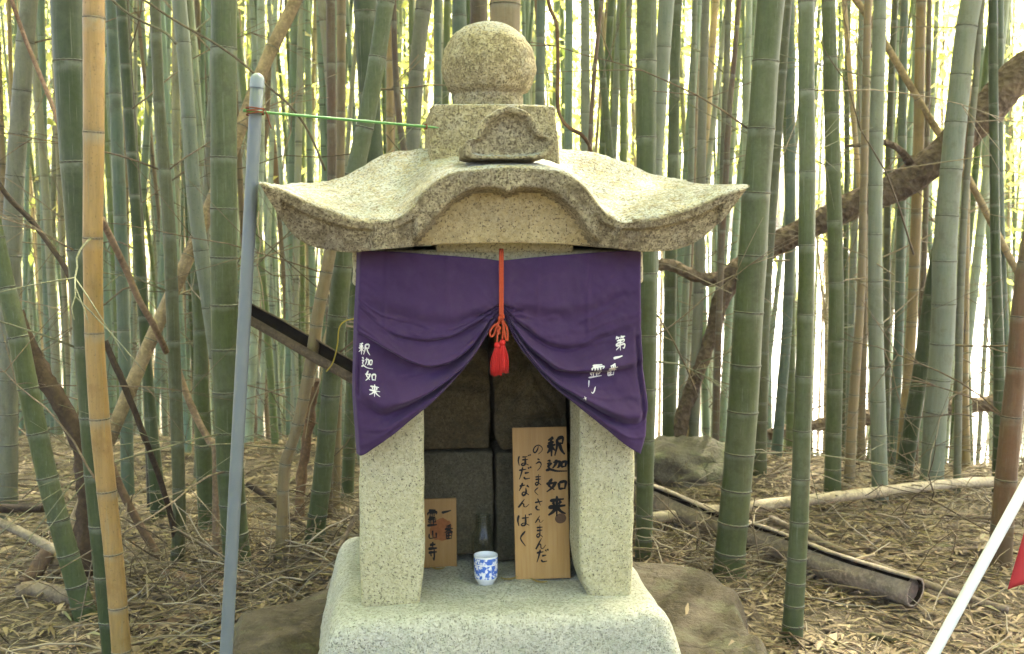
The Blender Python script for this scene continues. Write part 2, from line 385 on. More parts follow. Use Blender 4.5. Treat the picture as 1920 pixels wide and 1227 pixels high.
M['pvc_cap'] = plain('grey_pvc_cap', (0.21, 0.245, 0.23), 0.4, 0.5, 0.15, 40)
M['stake'] = plain('green_plastic', (0.07, 0.21, 0.035), 0.45, 0.5, 0.2, 60)
M['string'] = plain('brown_string', (0.19, 0.07, 0.035), 0.9, 0.1, 0.4, 200)
M['white_pole'] = plain('white_plastic', (0.60, 0.62, 0.59), 0.4, 0.5, 0.12, 12)
M['red_flag'] = plain('red_flag_cloth', (0.45, 0.04, 0.042), 0.8, 0.15, 0.2, 14)
M['yellow_cord'] = plain('yellow_twine', (0.42, 0.33, 0.05), 0.8, 0.2)
def plank_mat(name, a, b):
    m = NT(name, 0.6, 0.3); v = m.coord((1, 1, 0.06)); n1 = m.noise(v, 95, 4, 0.6); n2 = m.noise(m.coord((1, 1, 0.15)), 14, 3)
    c = m.mix(m.val(n1, 0.35, 0.65), a, b); c = m.mix(m.math('MULTIPLY', m.val(n2, 0.4, 0.62), 0.35), c, tuple(x * 0.7 for x in a))
    m.base(c); m.bump(n1, 0.25, 0.001); return m.m
M['plank'] = plank_mat('cedar_board', (0.385, 0.215, 0.062), (0.44, 0.265, 0.088))
M['plank_small'] = plank_mat('cedar_board_dark', (0.29, 0.16, 0.042), (0.335, 0.195, 0.06))
M['stamp'] = plain('red_stamp', (0.28, 0.105, 0.032), 0.8, 0.2, 0.5, 90)
M['knot'] = plain('wood_knot', (0.13, 0.07, 0.03), 0.7, 0.3, 0.6, 160)
M['porcelain'] = plain('white_porcelain', (0.74, 0.76, 0.72), 0.18, 0.5, 0.06, 12)
def glaze_mat():
    m = NT('blue_pattern_glaze', 0.18, 0.5); v = m.coord()
    a = m.noise(v, 95, 3, 0.6); b = m.vor(v, 62); d = m.noise(v, 38, 2)
    blue = m.mix(d, (0.045, 0.10, 0.42), (0.10, 0.22, 0.62))
    k = m.math('MULTIPLY', m.val(a, 0.44, 0.50), m.val(b, 0.22, 0.30))
    m.base(m.mix(k, (0.72, 0.75, 0.76), blue)); return m.m
M['glaze'] = glaze_mat()
def glass_mat():
    m = NT('bottle_glass', 0.05, 0.5); m.t.nodes.remove(m.b); out = m.t.nodes['Material Output']
    tr = m.n('BsdfTransparent'); tr.inputs[0].default_value = (0.86, 0.89, 0.84, 1); gl = m.n('BsdfGlossy'); gl.inputs['Roughness'].default_value = 0.2
    lw = m.n('LayerWeight'); lw.inputs[0].default_value = 0.35; mx = m.n('MixShader')
    m.l(m.math('ADD', m.math('MULTIPLY', m.math('POWER', lw.outputs['Facing'], 1.2), 0.4), 0.03), mx.inputs[0]); m.l(tr.outputs[0], mx.inputs[1]); m.l(gl.outputs[0], mx.inputs[2]); m.l(mx.outputs[0], out.inputs['Surface'])
    return m.m
M['glass'] = glass_mat()
M['dry_yellow'] = plain('dry_leaf_yellow', (0.42, 0.32, 0.10), 0.8, 0.2, 0.4, 60)

# ------------------------------------------------------------------ ground
GZ = -0.345
def gz(x, y):
    z = GZ + 0.035 * fbm(x * 0.9 + 3, y * 0.9, 1.7, 3)
    z += 0.16 * math.exp(-(((x - 0.95) / 0.85) ** 2 + ((y - 5.0) / 0.7) ** 2))          # litter bank by the boulder
    z += 0.13 * math.exp(-(((x + 0.66) / 0.42) ** 2 + ((y - 3.75) / 0.5) ** 2))          # litter heap at the shrine's left
    z += 0.0 * y
    z -= 4.6 * sstep(5.7, 15.0, y + 0.12 * x + 0.5 * fbm(x * 0.4, y * 0.4, 4.2, 2))    # the bank falls away behind the grove
    return z
def ray_ground(px, py):
    r = ray(px, py); p = Vector((0, 0, EYE)); t = 1.0
    while t < 40:
        q = p + r * t
        if q.z <= gz(q.x, q.y): return q
        t += 0.01
    return q
def build_ground():
    def axis(lo, hi, fine_lo, fine_hi, step, grow=1.14):
        a = list(np.arange(fine_lo, fine_hi + 1e-6, step)); s = step; v = fine_hi
        while v < hi: s *= grow; v += s; a.append(v)
        s = step; v = fine_lo
        while v > lo: s *= grow; v -= s; a.insert(0, v)
        return a
    X = axis(-900, 900, -4.5, 4.5, 0.07); Y = axis(-300, 1800, 1.2, 8.5, 0.07)
    V = []; pale = []
    for x in X:
        for y in Y:
            z = gz(x, y)
            if abs(x) < 5 and 1 < y < 9: z += 0.012 * fbm(x * 7, y * 7, 2.2, 4)
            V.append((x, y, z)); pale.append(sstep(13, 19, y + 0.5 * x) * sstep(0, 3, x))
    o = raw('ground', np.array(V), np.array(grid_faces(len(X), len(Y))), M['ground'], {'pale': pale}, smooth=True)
    tag(o, kind='structure')
build_ground()

# ------------------------------------------------------------------ shrine frame
YAW = R(7.0)
O = onz(938, 1128, 0.0)                          # middle of the posts' front, on the shrine floor
cyw, syw = math.cos(YAW), math.sin(YAW)
def loc(px, py, ly):                            # pixel -> shrine coordinates on the plane local y = ly
    r = ray(px, py); p = Vector((0, 0, EYE)) - O
    n = Vector((-syw, cyw, 0)); t = (ly - p.dot(n)) / r.dot(n); q = p + r * t
    return Vector((q.x * cyw + q.y * syw, ly, q.z))
def world(p): return Vector((O.x + p[0]*cyw - p[1]*syw, O.y + p[0]*syw + p[1]*cyw, O.z + p[2]))

shrine = empty('stone_shrine', O, YAW)
tag(shrine, 'weathered granite wayside shrine with curved gabled roof and ball finial', 'shrine')

def build_base():
    hx, y0, y1, zb = 0.464, -0.128, 0.66, -0.30
    def warp(q):
        # gently dished tread, sides that lean out towards the foot
        t = (q.z + 0.15) / 0.15
        k = 1.0 - 0.035 * max(0, t) ** 2 + 0.012 * fbm(q.x * 3, q.y * 3, q.z * 3, 2)
        return (q.x * k, q.y * (1 - 0.03 * max(0, t)), q.z)
    V, Fc = rbox(hx, (y1 - y0) / 2, 0.15, 0.040, 26, warp, 0.009, 8, 2.0)
    V = [v + Vector((0, (y0 + y1) / 2, -0.15)) for v in V]
    mesh('base_slab', V, Fc, M['granite_base'], shrine)
build_base()

LZ = loc(940, 466, -0.02).z                      # underside of the roof at the lintel
def build_posts():
    for s in (-1, 1):
        x0, x1 = (-0.343, -0.186) if s < 0 else (0.198, 0.338)
        cx, hx, hz = (x0 + x1) / 2, (x1 - x0) / 2, (LZ - 0.075) / 2
        def warp(q, s=s, hz=hz, hx=hx):
            t = max(0.0, (-q.z - (hz - 0.13)) / 0.13)
            x = q.x
            if q.x * s < 0: x = q.x * (1 - (0.20 if s < 0 else 0.42) * t * t)          # the inner edge is rounded away at the foot
            return (x, q.y + 0.010 * t * t, q.z)
        V, Fc = rbox(hx, 0.075, hz, 0.014, 20, warp, 0.0045, 11, 5.0 * s)
        V = [v + Vector((cx, 0.075, hz - 0.012)) for v in V]
        mesh('post', V, Fc, M['granite'], shrine)
        V, Fc = rbox(0.028, 0.215, (LZ - 0.03) / 2, 0.008, 8, None, 0.004, 9, 3 + s)
        V = [v + Vector((s * 0.29, 0.362, (LZ - 0.03) / 2 - 0.012)) for v in V]
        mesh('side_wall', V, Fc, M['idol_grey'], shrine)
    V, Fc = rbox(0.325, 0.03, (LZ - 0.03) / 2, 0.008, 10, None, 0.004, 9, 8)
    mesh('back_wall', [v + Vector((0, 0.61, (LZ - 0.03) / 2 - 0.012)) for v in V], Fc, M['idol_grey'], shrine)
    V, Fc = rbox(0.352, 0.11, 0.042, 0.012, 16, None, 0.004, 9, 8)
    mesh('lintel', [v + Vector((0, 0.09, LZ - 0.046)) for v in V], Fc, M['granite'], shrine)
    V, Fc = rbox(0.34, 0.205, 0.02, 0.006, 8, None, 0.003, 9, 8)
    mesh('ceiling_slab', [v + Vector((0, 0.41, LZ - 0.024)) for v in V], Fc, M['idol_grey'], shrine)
build_posts()

# ---- roof: the front edge and skyline traced as real curves on their own planes
YF, YM, YB = -0.185, 0.27, 0.76
def curve_on(pts, ly): return [(p.x, p.z) for p in (loc(a, b, ly) for a, b in pts)]
U = curve_on([(487,341),(520,352),(570,372),(610,390),(648,403),(690,411),(722,411),(747,405),(773,386),(799,355),(825,332),(857,320),(909,313),(955,311),(1013,313),(1065,325),(1096,347),(1122,381),(1143,403),(1170,410),(1195,410),(1247,401),(1290,388),(1325,375),(1370,357),(1400,346)], YF)
L_ = curve_on([(487,343),(500,368),(518,398),(539,432),(556,449),(575,460),(612,470),(655,474),(720,468),(800,462),(840,459),(935,457),(1040,458),(1090,461),(1150,466),(1221,473),(1265,471),(1299,463),(1322,451),(1340,436),(1352,424),(1367,404),(1388,370),(1400,347)], YF)
T = curve_on([(776,462),(800,438),(830,402),(868,370),(905,357),(930,357),(948,364),(956,369),(964,364),(982,357),(1006,357),(1044,370),(1082,402),(1106,438),(1128,462)], YF)
S = curve_on([(478,352),(540,346),(596,341),(648,331),(685,311),(721,290),(763,281),(825,277),(925,273),(1055,278),(1117,285),(1169,302),(1221,325),(1273,338),(1330,345),(1372,352)], YM)
xl, xr = U[0][0], U[-1][0]
def top(x, s):
    """roof skin height; s = 0 front edge, 1 rear edge"""
    u = interp(x, U); m_ = interp(x * 0.985, S)
    back = 0.55 * u + 0.45 * interp(xl + xr - x, U)
    if s < 0.5:
        t = s / 0.5
        # the gable hump runs level into the roof, the valleys sweep up to the ridge
        k = t ** 1.15 * (1 - 0.25 * math.sin(math.pi * t))
        z = lerp(u, m_, k)
    else:
        t = (s - 0.5) / 0.5; z = lerp(m_, back, t ** 1.6)
    return z
def build_roof():
    nx, ny, nf, nb = 190, 56, 30, 14
    xs = [lerp(xl, xr, 0.5 - 0.5 * math.cos(math.pi * (0.04 + 0.92 * i / (nx - 1))) / math.cos(math.pi * 0.04)) for i in range(nx)]
    def plan(x):                                # the corners reach a little further forward than the middle
        e = abs(x - (xl + xr) / 2) / ((xr - xl) / 2); return e
    cols = []
    for x in xs:
        e = plan(x); u, lo = interp(x, U), min(interp(x, L_), interp(x, U) - 0.002)
        yf = YF - 0.02 * e ** 3; yb = YB + 0.02 * e ** 3
        th = u - lo; c = []
        rnd = 0.007
        for j in range(ny):                     # top skin from the rear to the front
            s = 1 - j / (ny - 1)
            y = lerp(yf, yb, s); z = top(x, s)
            n = 0.0055 * fbm(x * 13, y * 13, 1.0, 4) + 0.0025 * fbm(x * 45, y * 45, 7.0, 3)
            if s < 0.02: z -= rnd * (1 - s / 0.02)
            c.append((x, y, z + n * min(1, e < 0.985)))
        tz = interp(x, T) if T[0][0] < x < T[-1][0] else -9
        for j in range(1, nf + 1):              # front face: outer band, step, recessed panel
            t = j / nf; z = u - rnd - (th - rnd) * t
            d = u - z
            y = yf + 0.05 * min(1, th / 0.09) * t * (0.4 + 0.6 * e)
            if th > 0.07: y += 0.016 * sstep(0.30, 0.36, d / th if tz < 0 else d / max(0.03, (u - tz)) * 0.36)
            if tz > lo: y += 0.050 * sstep(tz + 0.008, tz - 0.004, z)
            y += 0.004 * fbm(x * 14, z * 14, 3.0, 4) + 0.0022 * fbm(x * 50, z * 50, 3.0, 3)
            c.append((x, y, z))
        for j in range(1, nb + 1):              # underside, a shallow bowl
            t = j / nb; y = lerp(c[ny + nf - 1][1], yb - 0.05 * e, t)
            c.append((x, y, lo + 0.003 * fbm(x * 10, y * 10, 5, 3) - 0.0 * t))
        for j in range(1, 8):                   # rear face
            t = j / 8; z = lerp(lo, top(x, 1), t); c.append((x, lerp(yb - 0.05 * e, yb, t), z))
        cols.append(c)
    nv = len(cols[0]); V = [p for c in cols for p in c]; Fc = []
    for i in range(nx - 1):
        for j in range(nv):
            j2 = (j + 1) % nv
            Fc.append((i*nv + j, i*nv + j2, (i+1)*nv + j2, (i+1)*nv + j))
    Fc.append(tuple(range(nv))[::-1]); Fc.append(tuple((nx-1)*nv + j for j in range(nv)))
    o = mesh('roof', V, Fc, M['granite_roof'], shrine)
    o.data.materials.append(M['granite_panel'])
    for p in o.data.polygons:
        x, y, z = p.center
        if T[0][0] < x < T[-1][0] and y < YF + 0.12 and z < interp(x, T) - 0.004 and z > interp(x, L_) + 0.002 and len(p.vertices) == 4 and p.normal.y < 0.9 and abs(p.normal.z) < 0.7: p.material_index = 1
    tag(o, 'lichen-spotted curved stone roof with a humped front gable')
    bm = bmesh.new(); bm.from_mesh(o.data); bmesh.ops.recalc_face_normals(bm, faces=bm.faces); bm.to_mesh(o.data); bm.free()
    # short bearing stones between roof and lintel
    V, Fc = rbox(0.165, 0.09, 0.014, 0.005, 8, None, 0.003, 12, 1)
    mesh('bearing_stone', [v + Vector((0.01, 0.065, LZ + 0.005)) for v in V], Fc, M['granite'], roof_parent)
roof_parent = shrine
build_roof()

def build_ridge_end():
    ly = -0.13
    out = [(870,292),(868,275),(877,264),(890,259),(893,248),(900,232),(912,217),(924,210),(934,204),(946,200),(960,199),(974,203),(986,208),(997,217),(1006,229),(1014,246),(1022,255),(1036,259),(1042,267),(1041,281),(1030,293),(1010,298),(955,299),(905,298),(885,297)]
    pts = [loc(a, b, ly) for a, b in out]; cx = sum(p.x for p in pts) / len(pts); cz = pts[0].z + 0.035
    dense = []
    for i in range(len(pts)):
        a, b = pts[i], pts[(i+1) % len(pts)]
        for k in range(3): dense.append((lerp(a.x, b.x, k/3), lerp(a.z, b.z, k/3)))
    n = len(dense)
    rings = [(0.95, 0.17, 0), (1.0, 0.150, 0), (1.0, 0.012, 0), (0.985, 0.002, 0), (0.95, 0.0, 0), (0.86, 0.0, 0), (0.81, 0.008, 0), (0.75, 0.022, 0), (0.55, 0.025, 1), (0.35, 0.019, 1), (0.16, 0.021, 1)]
    V = []
    for k, y, rel in rings:
        for (x, z) in dense:
            qx, qz = cx + (x - cx) * k, cz + (z - cz) * k
            yy = ly + y + 0.003 * fbm(qx * 25, qz * 25, y * 20, 4)
            if rel: yy += 0.006 * math.sin(60 * math.hypot(qx - cx, qz - cz))      # carved swirl in the panel
            V.append((qx, yy, qz + 0.003 * fbm(qx * 18, y * 18, qz * 18 + 4, 3)))
    Fc = []
    for r_ in range(len(rings) - 1):
        for i in range(n):
            i2 = (i + 1) % n; Fc.append((r_*n + i, r_*n + i2, (r_+1)*n + i2, (r_+1)*n + i))
    V.append((cx, ly + 0.017, cz)); c = len(V) - 1
    for i in range(n): Fc.append(((len(rings)-1)*n + i, (len(rings)-1)*n + (i+1) % n, c))
    Fc.append(tuple(range(n))[::-1])
    o = mesh('ridge_end_ornament', V, Fc, M['granite_roof'], shrine)
    bm = bmesh.new(); bm.from_mesh(o.data); bmesh.ops.recalc_face_normals(bm, faces=bm.faces); bm.to_mesh(o.data); bm.free()
build_ridge_end()

def build_finial():
    ly = 0.17
    a, b = loc(808, 283, ly), loc(1046, 197, ly)
    hx, hz = (b.x - a.x) / 2, (b.z - a.z) / 2 + 0.02
    V, Fc = rbox(hx, 0.17, hz, 0.010, 16, lambda q: (q.x * (1 - 0.02 * q.z / hz), q.y, q.z), 0.005, 10, 4)
    mesh('finial_block', [v + Vector(((a.x + b.x) / 2, ly + 0.17, (a.z + b.z) / 2 - 0.02)) for v in V], Fc, M['granite_finial'], shrine)
    yc = ly + 0.155
    lo, hi, le, ri = loc(915, 196, yc), loc(912, 40, yc), loc(828, 112, yc), loc(1004, 112, yc)
    r_ = (ri.x - le.x) / 2; cx = (ri.x + le.x) / 2; zb = b.z - 0.004; H = hi.z - zb
    prof = [(0.001, 0), (0.70*r_, 0), (0.735*r_, 0.008), (0.74*r_, 0.035*H/0.21), (0.715*r_, 0.042*H/0.21)]
    zc = H - r_ * 0.955
    a0 = math.asin(max(-1, (0.045*H/0.21 - zc) / r_))
    for k in range(34):
        t = lerp(a0, R(88.5), k / 33); prof.append((r_ * math.cos(t) ** 0.97, zc + r_ * 0.94 * math.sin(t)))
    prof += [(0.022, H - 0.0085), (0.012, H - 0.003), (0.001, H)]
    V, Fc = lathe(prof, 72)
    V = [Vector(v) * 1.0 for v in V]
    V = [v + Vector((v.x, v.y, 0)).normalized() * (0.005 * fbm(v.x*12+3, v.y*12, v.z*12, 4) + 0.0028 * fbm(v.x*42, v.y*42, v.z*42, 3)) if math.hypot(v.x, v.y) > 0.02 else v for v in V]
    mesh('finial_ball', [v + Vector((cx, yc, zb)) for v in V], Fc, M['granite_finial'], shrine)
build_finial()

# ------------------------------------------------------------------ the purple curtain
CY = -0.065
LE = [(455, 668), (475, 668), (540, 666), (600, 663), (680, 661), (740, 660), (800, 664), (856, 668)]
RE = [(455, 1208), (475, 1209), (560, 1209), (640, 1210), (700, 1214), (760, 1220), (800, 1219), (852, 1208)]
LINES = [
 [(664,470),(740,472),(800,477),(870,482),(915,486),(938,489),(950,488),(1000,483),(1100,475),(1160,471),(1213,468)],
 [(664,548),(720,585),(761,603),(820,611),(851,611),(866,608),(894,597),(925,579),(936,573),(944,573),(955,576),(977,584),(1012,592),(1050,595),(1090,591),(1130,578),(1170,560),(1213,540)],
 [(664,570),(693,597),(718,617),(754,634),(801,640),(844,633),(887,609),(920,587),(934,579),(946,579),(956,587),(969,600),(995,622),(1030,648),(1066,656),(1102,649),(1138,632),(1170,622),(1213,610)],
 [(664,622),(700,640),(736,660),(769,679),(808,690),(837,685),(862,672),(887,650),(910,614),(926,592),(935,583),(947,584),(957,600),(970,622),(987,646),(1005,663),(1023,678),(1048,696),(1073,699),(1100,700),(1130,700),(1170,694),(1213,684)],
 [(664,742),(678,752),(693,764),(722,781),(743,772),(801,742),(835,717),(851,703),(870,685),(898,650),(915,622),(930,598),(936,589),(948,590),(956,606),(966,626),(980,648),(1002,681),(1025,706),(1048,726),(1075,744),(1102,762),(1130,779),(1149,789),(1170,796),(1185,796),(1200,788),(1213,778)],
 [(664,857),(680,851),(700,838),(740,809),(790,769),(820,744),(850,713),(870,690),(892,660),(910,632),(925,612),(935,600),(949,600),(956,614),(966,634),(980,656),(995,676),(1018,705),(1041,729),(1070,754),(1095,775),(1125,799),(1152,820),(1180,838),(1206,851),(1213,853)]]
AMPS = [0.012, 0.018, 0.038, 0.044, 0.026]
def saw(t, k):
    if k == 4: return sstep(0, 0.55, t) * (1 - 0.35 * sstep(0.6, 1.0, t))
    return (t ** 1.5) * (1 - sstep(0.80, 1.0, t)) * 1.35
def cl_y(px, k, t):
    """how far the cloth stands off its plane at a crease band (towards the viewer)"""
    dc = abs(px - 941); cen = sstep(4, 55, dc); side = 1 - 0.75 * sstep(190, 275, dc)
    base = 0.020 * math.exp(-(dc / 40) ** 2) * (1 if k < 1 else 0.4)
    a = AMPS[k] * lerp(0.25, 1.0, cen) * side
    if k == 0: a *= 1 - 0.5 * sstep(60, 200, dc)
    if k == 1: a *= 1 - 0.6 * sstep(100, 230, dc)
    return a * saw(t, k) + base * (t if k == 0 else 1)
def cloth_point(px, k, t):
    ys = [interp(px, l) for l in LINES]
    for i in range(1, 6): ys[i] = max(ys[i], ys[i-1] + 1.2)
    py = lerp(ys[k], ys[k+1], t)
    u = (px - 664) / (1213 - 664); X = lerp(interp(py, LE), interp(py, RE), u)
    p = loc(X, py, CY)
    d = cl_y(px, k, t)
    d += 0.0035 * fbm(p.x * 9, p.z * 16, 2.0, 3) * sstep(0, 40, abs(px - 941))
    d += 0.0022 * fbm(p.x * 30 + p.z * 14, p.z * 34, 5.0, 3)
    # finer wrinkles that follow the swags
    wr = 1 - abs(noise.noise(Vector((px * 0.012 + 5 * k, (k + t) * 2.6, 3.3)))); d += 0.0045 * max(0, wr - 0.80) / 0.20 * sstep(15, 60, abs(px - 941)) * (0.35 if k == 0 else 1.0)
    # the cloth was folded flat: faint upright creases
    for xc in (722, 838, 1010, 1105): d += 0.0022 * math.exp(-((px - xc) / 4.0) ** 2) * (1 - 0.6 * sstep(560, 680, py))
    # long soft flutes that run towards the gathered knot
    ang = math.atan2(p.z - loc(941, 590, CY).z, p.x - loc(941, 590, CY).x)
    d += 0.006 * math.sin(ang * 17 + 1.3) * math.exp(-abs(math.hypot(px - 941, py - 592)) / 75) * (1 if k > 0 else 0.3)
    # side edges turn back round the posts
    e = min(u, 1 - u); d -= 0.045 * (1 - sstep(0.0, 0.022, e)) ** 2
    if u > 0.93 and py > 600: d -= 0.014 * math.exp(-((u - 0.972) / 0.008) ** 2) * sstep(600, 660, py) * (1 - sstep(770, 800, py))
    if u < 0.06 and py > 640: d -= 0.014 * math.exp(-((u - 0.022) / 0.007) ** 2) * sstep(640, 700, py) * (1 - sstep(735, 750, py))
    return p + Vector((0, -d, 0))
def build_curtain():
    cur = empty('shrine_curtain', world((0, CY, 0.3)), YAW)
    tag(cur, 'purple cotton shrine curtain with white lettering, drawn up in the middle', 'curtain')
    def rel(p): return p - Vector((0, CY, 0.3))
    rows = [26, 16, 24, 30, 18]; nx = 230; V = []
    xs = [lerp(664, 1213, i / (nx - 1)) for i in range(nx)]
    for x in xs:
        for k in range(5):
            n = rows[k]
            for j in range(n + (1 if k == 4 else 0)): V.append(rel(cloth_point(x, k, j / n)))
    nv = sum(rows) + 1
    o = mesh('cloth', V, grid_faces(nx, nv, flip=False), M['cloth'], cur)
    md = o.modifiers.new('Solidify', 'SOLIDIFY'); md.thickness = 0.0012; md.offset = 0
    # stitched hem line below the rod pocket
    return cur, rel
curtain, crel = build_curtain()
def cloth_at(px, py):
    """cloth surface under a photo pixel"""
    X = px
    for _ in range(3):
        u = (px - interp(py, LE)) / (interp(py, RE) - interp(py, LE)); X = 664 + u * (1213 - 664)
    ys = [interp(X, l) for l in LINES]
    k = max([i for i in range(5) if ys[i] <= py] or [0]); t = (py - ys[k]) / max(1e-3, ys[k+1] - ys[k])
    return cloth_point(X, k, min(1, max(0, t)))

# ------------------------------------------------------------------ brush lettering
G = {
'一': [[(8,56),(30,52),(60,50),(92,44)]],
'釈': [[(40,6),(26,13),(10,18)],[(12,27),(19,38)],[(38,24),(31,36)],[(3,48),(50,42)],[(27,15),(27,60),(26,97)],[(26,50),(16,66),(3,80)],[(29,52),(47,70)],[(60,15),(90,11),(88,42)],[(60,41),(88,38)],[(60,14),(58,50),(44,95)],[(72,42),(82,70),(99,93)]],
'迦': [[(32,28),(62,23),(59,60),(51,66)],[(47,8),(44,40),(31,70)],[(70,28),(71,63)],[(70,28),(92,25),(89,62)],[(70,61),(89,58)],[(9,10),(20,22)],[(4,38),(20,35),(11,56),(20,74)],[(1,88),(18,77),(50,90),(99,92)]],
'如': [[(28,6),(14,48),(42,80)],[(46,26),(34,62),(5,92)],[(1,40),(54,33)],[(62,34),(65,80)],[(62,34),(94,29),(91,78)],[(65,75),(91,72)]],
'来': [[(12,24),(88,19)],[(29,30),(38,46)],[(72,27),(60,44)],[(3,55),(97,50)],[(50,3),(50,50),(49,99)],[(48,54),(30,76),(4,92)],[(52,54),(70,76),(98,90)]],
'第': [[(24,1),(9,20)],[(18,12),(46,9)],[(30,12),(35,21)],[(64,1),(52,18)],[(58,10),(95,7)],[(73,10),(78,19)],[(16,31),(82,28),(79,45)],[(20,46),(79,45)],[(20,46),(15,63),(86,60),(81,86),(68,83)],[(48,24),(48,60),(47,99)],[(46,63),(32,78),(8,93)]],
'番': [[(72,1),(50,7),(22,10)],[(28,14),(35,24)],[(70,12),(62,23)],[(6,31),(94,28)],[(50,6),(50,56)],[(48,32),(30,45),(6,55)],[(52,32),(70,44),(95,53)],[(24,59),(26,98)],[(24,59),(79,56),(76,98)],[(26,77),(76,75)],[(50,58),(50,95)],[(26,95),(76,93)]],
'霊': [[(16,6),(84,4)],[(10,18),(7,35)],[(10,18),(92,16),(85,31)],[(50,6),(50,43)],[(26,25),(37,28)],[(25,35),(36,38)],[(64,24),(75,27)],[(64,34),(75,37)],[(18,50),(82,48)],[(10,60),(90,58)],[(38,60),(38,93)],[(62,60),(62,93)],[(17,67),(26,84)],[(84,66),(74,82)],[(2,96),(98,93)]],
'山': [[(50,6),(50,84)],[(14,38),(16,88),(86,85)],[(86,32),(86,92)]],
'寺': [[(20,18),(80,15)],[(50,1),(50,38)],[(4,39),(96,36)],[(6,60),(94,57)],[(66,42),(66,97),(51,88)],[(28,67),(39,80)]],
'の': [[(54,20),(46,55),(24,80),(9,60),(22,28),(56,13),(88,34),(88,64),(56,93)]],
'う': [[(36,6),(62,14)],[(20,44),(56,30),(78,46),(68,74),(38,98)]],
'ま': [[(18,25),(82,22)],[(20,46),(80,43)],[(52,3),(54,76),(36,94),(20,83),(36,70),(60,78),(86,94)]],
'く': [[(70,5),(26,46),(74,95)]],
'さ': [[(12,36),(88,26)],[(38,4),(70,60)],[(40,62),(24,76),(40,92),(64,95)]],
'ん': [[(56,3),(32,48),(8,96),(34,56),(50,58),(54,86),(72,90),(95,62)]],
'だ': [[(8,28),(62,21)],[(36,4),(26,50),(12,94)],[(50,50),(84,45)],[(45,76),(58,91),(92,87)],[(76,7),(84,20)],[(91,2),(99,15)]],
'ぼ': [[(16,10),(10,50),(18,92)],[(38,20),(78,17)],[(38,44),(82,41)],[(60,20),(62,78),(44,92),(35,81),(54,72),(88,90)],[(84,3),(89,13)],[(95,-1),(101,9)]],
'ば': [[(16,10),(10,50),(18,92)],[(36,34),(84,30)],[(60,6),(62,78),(44,92),(35,81),(54,72),(88,90)],[(84,3),(89,14)],[(95,-1),(101,10)]],
'な': [[(10,27),(58,20)],[(36,3),(24,32),(8,60)],[(70,22),(92,37)],[(64,40),(66,76),(46,94),(33,81),(52,70),(90,90)]],
'山part': [[(30,0),(22,22),(12,44)],[(86,42),(72,70),(48,86),(36,78)]],
'寺part': [[(4,70),(60,46)],[(34,30),(52,96)]],
}
def brush(strokes, width, rnd, place):
    """ribbon meshes for brush strokes; place(x, y) maps glyph space 0..100 to a 3-D point"""
    V, Fc = [], []
    for st in strokes:
        pts = catmull([Vector((a, b, 0)) for a, b in st], 5 * max(2, len(st)))
        n = len(pts); off = len(V); wv = width * rnd.uniform(0.85, 1.15)
        for i, p in enumerate(pts):
            t = (pts[min(i+1, n-1)] - pts[max(0, i-1)]).normalized(); nn = Vector((-t.y, t.x, 0)); f = i / (n - 1)
            prof = (0.55 + 0.6 * sstep(0, 0.12, f)) * (1.12 - 0.62 * sstep(0.55, 1.0, f)) * (1 + 0.14 * math.sin(7 * f + rnd.uniform(0, 0.4)))
            hw = wv * prof * 0.5
            V.append(place(*(p + nn * hw)[:2])); V.append(place(*p[:2])); V.append(place(*(p - nn * hw)[:2]))
        for i in range(n - 1):
            for k in (0, 1): Fc.append((off + 3*i + k, off + 3*(i+1) + k, off + 3*(i+1) + k + 1, off + 3*i + k + 1))
    return V, Fc
rb = random.Random(3)
def curtain_text():
    items = [('釈', 683, 654, 22, 24, 8), ('迦', 688.5, 680, 22, 23, 8), ('如', 695, 705, 21, 22, 10), ('来', 702.5, 730, 22, 23, 12),
             ('第', 1162, 643, 21, 27, -8), ('一', 1155, 668, 21, 20, -8), ('番', 1144, 692, 20, 25, -10), ('霊', 1115, 694, 26, 27, -7), ('山part', 1107, 725, 18, 25, 0), ('寺part', 1092, 741, 14, 13, 0)]
    for ch, cx, cyy, w_, h_, rot in items:
        ca, sa = math.cos(R(rot)), math.sin(R(rot))
        def place(x, y):
            a, b = (x - 50) / 100 * w_, (y - 50) / 100 * h_
            px, py = cx + a * ca + b * sa * -0.0 - b * 0.0 + a * 0, cyy + b * ca - a * sa * -1.0
            return crel(cloth_at(px, py) + Vector((0, -0.0022, 0)))
        V, Fc = brush(G[ch], 8.6 if ch not in ('一',) else 13, rb, place)
        mesh('printed_character', V, Fc, M['white_print'], curtain)
curtain_text()

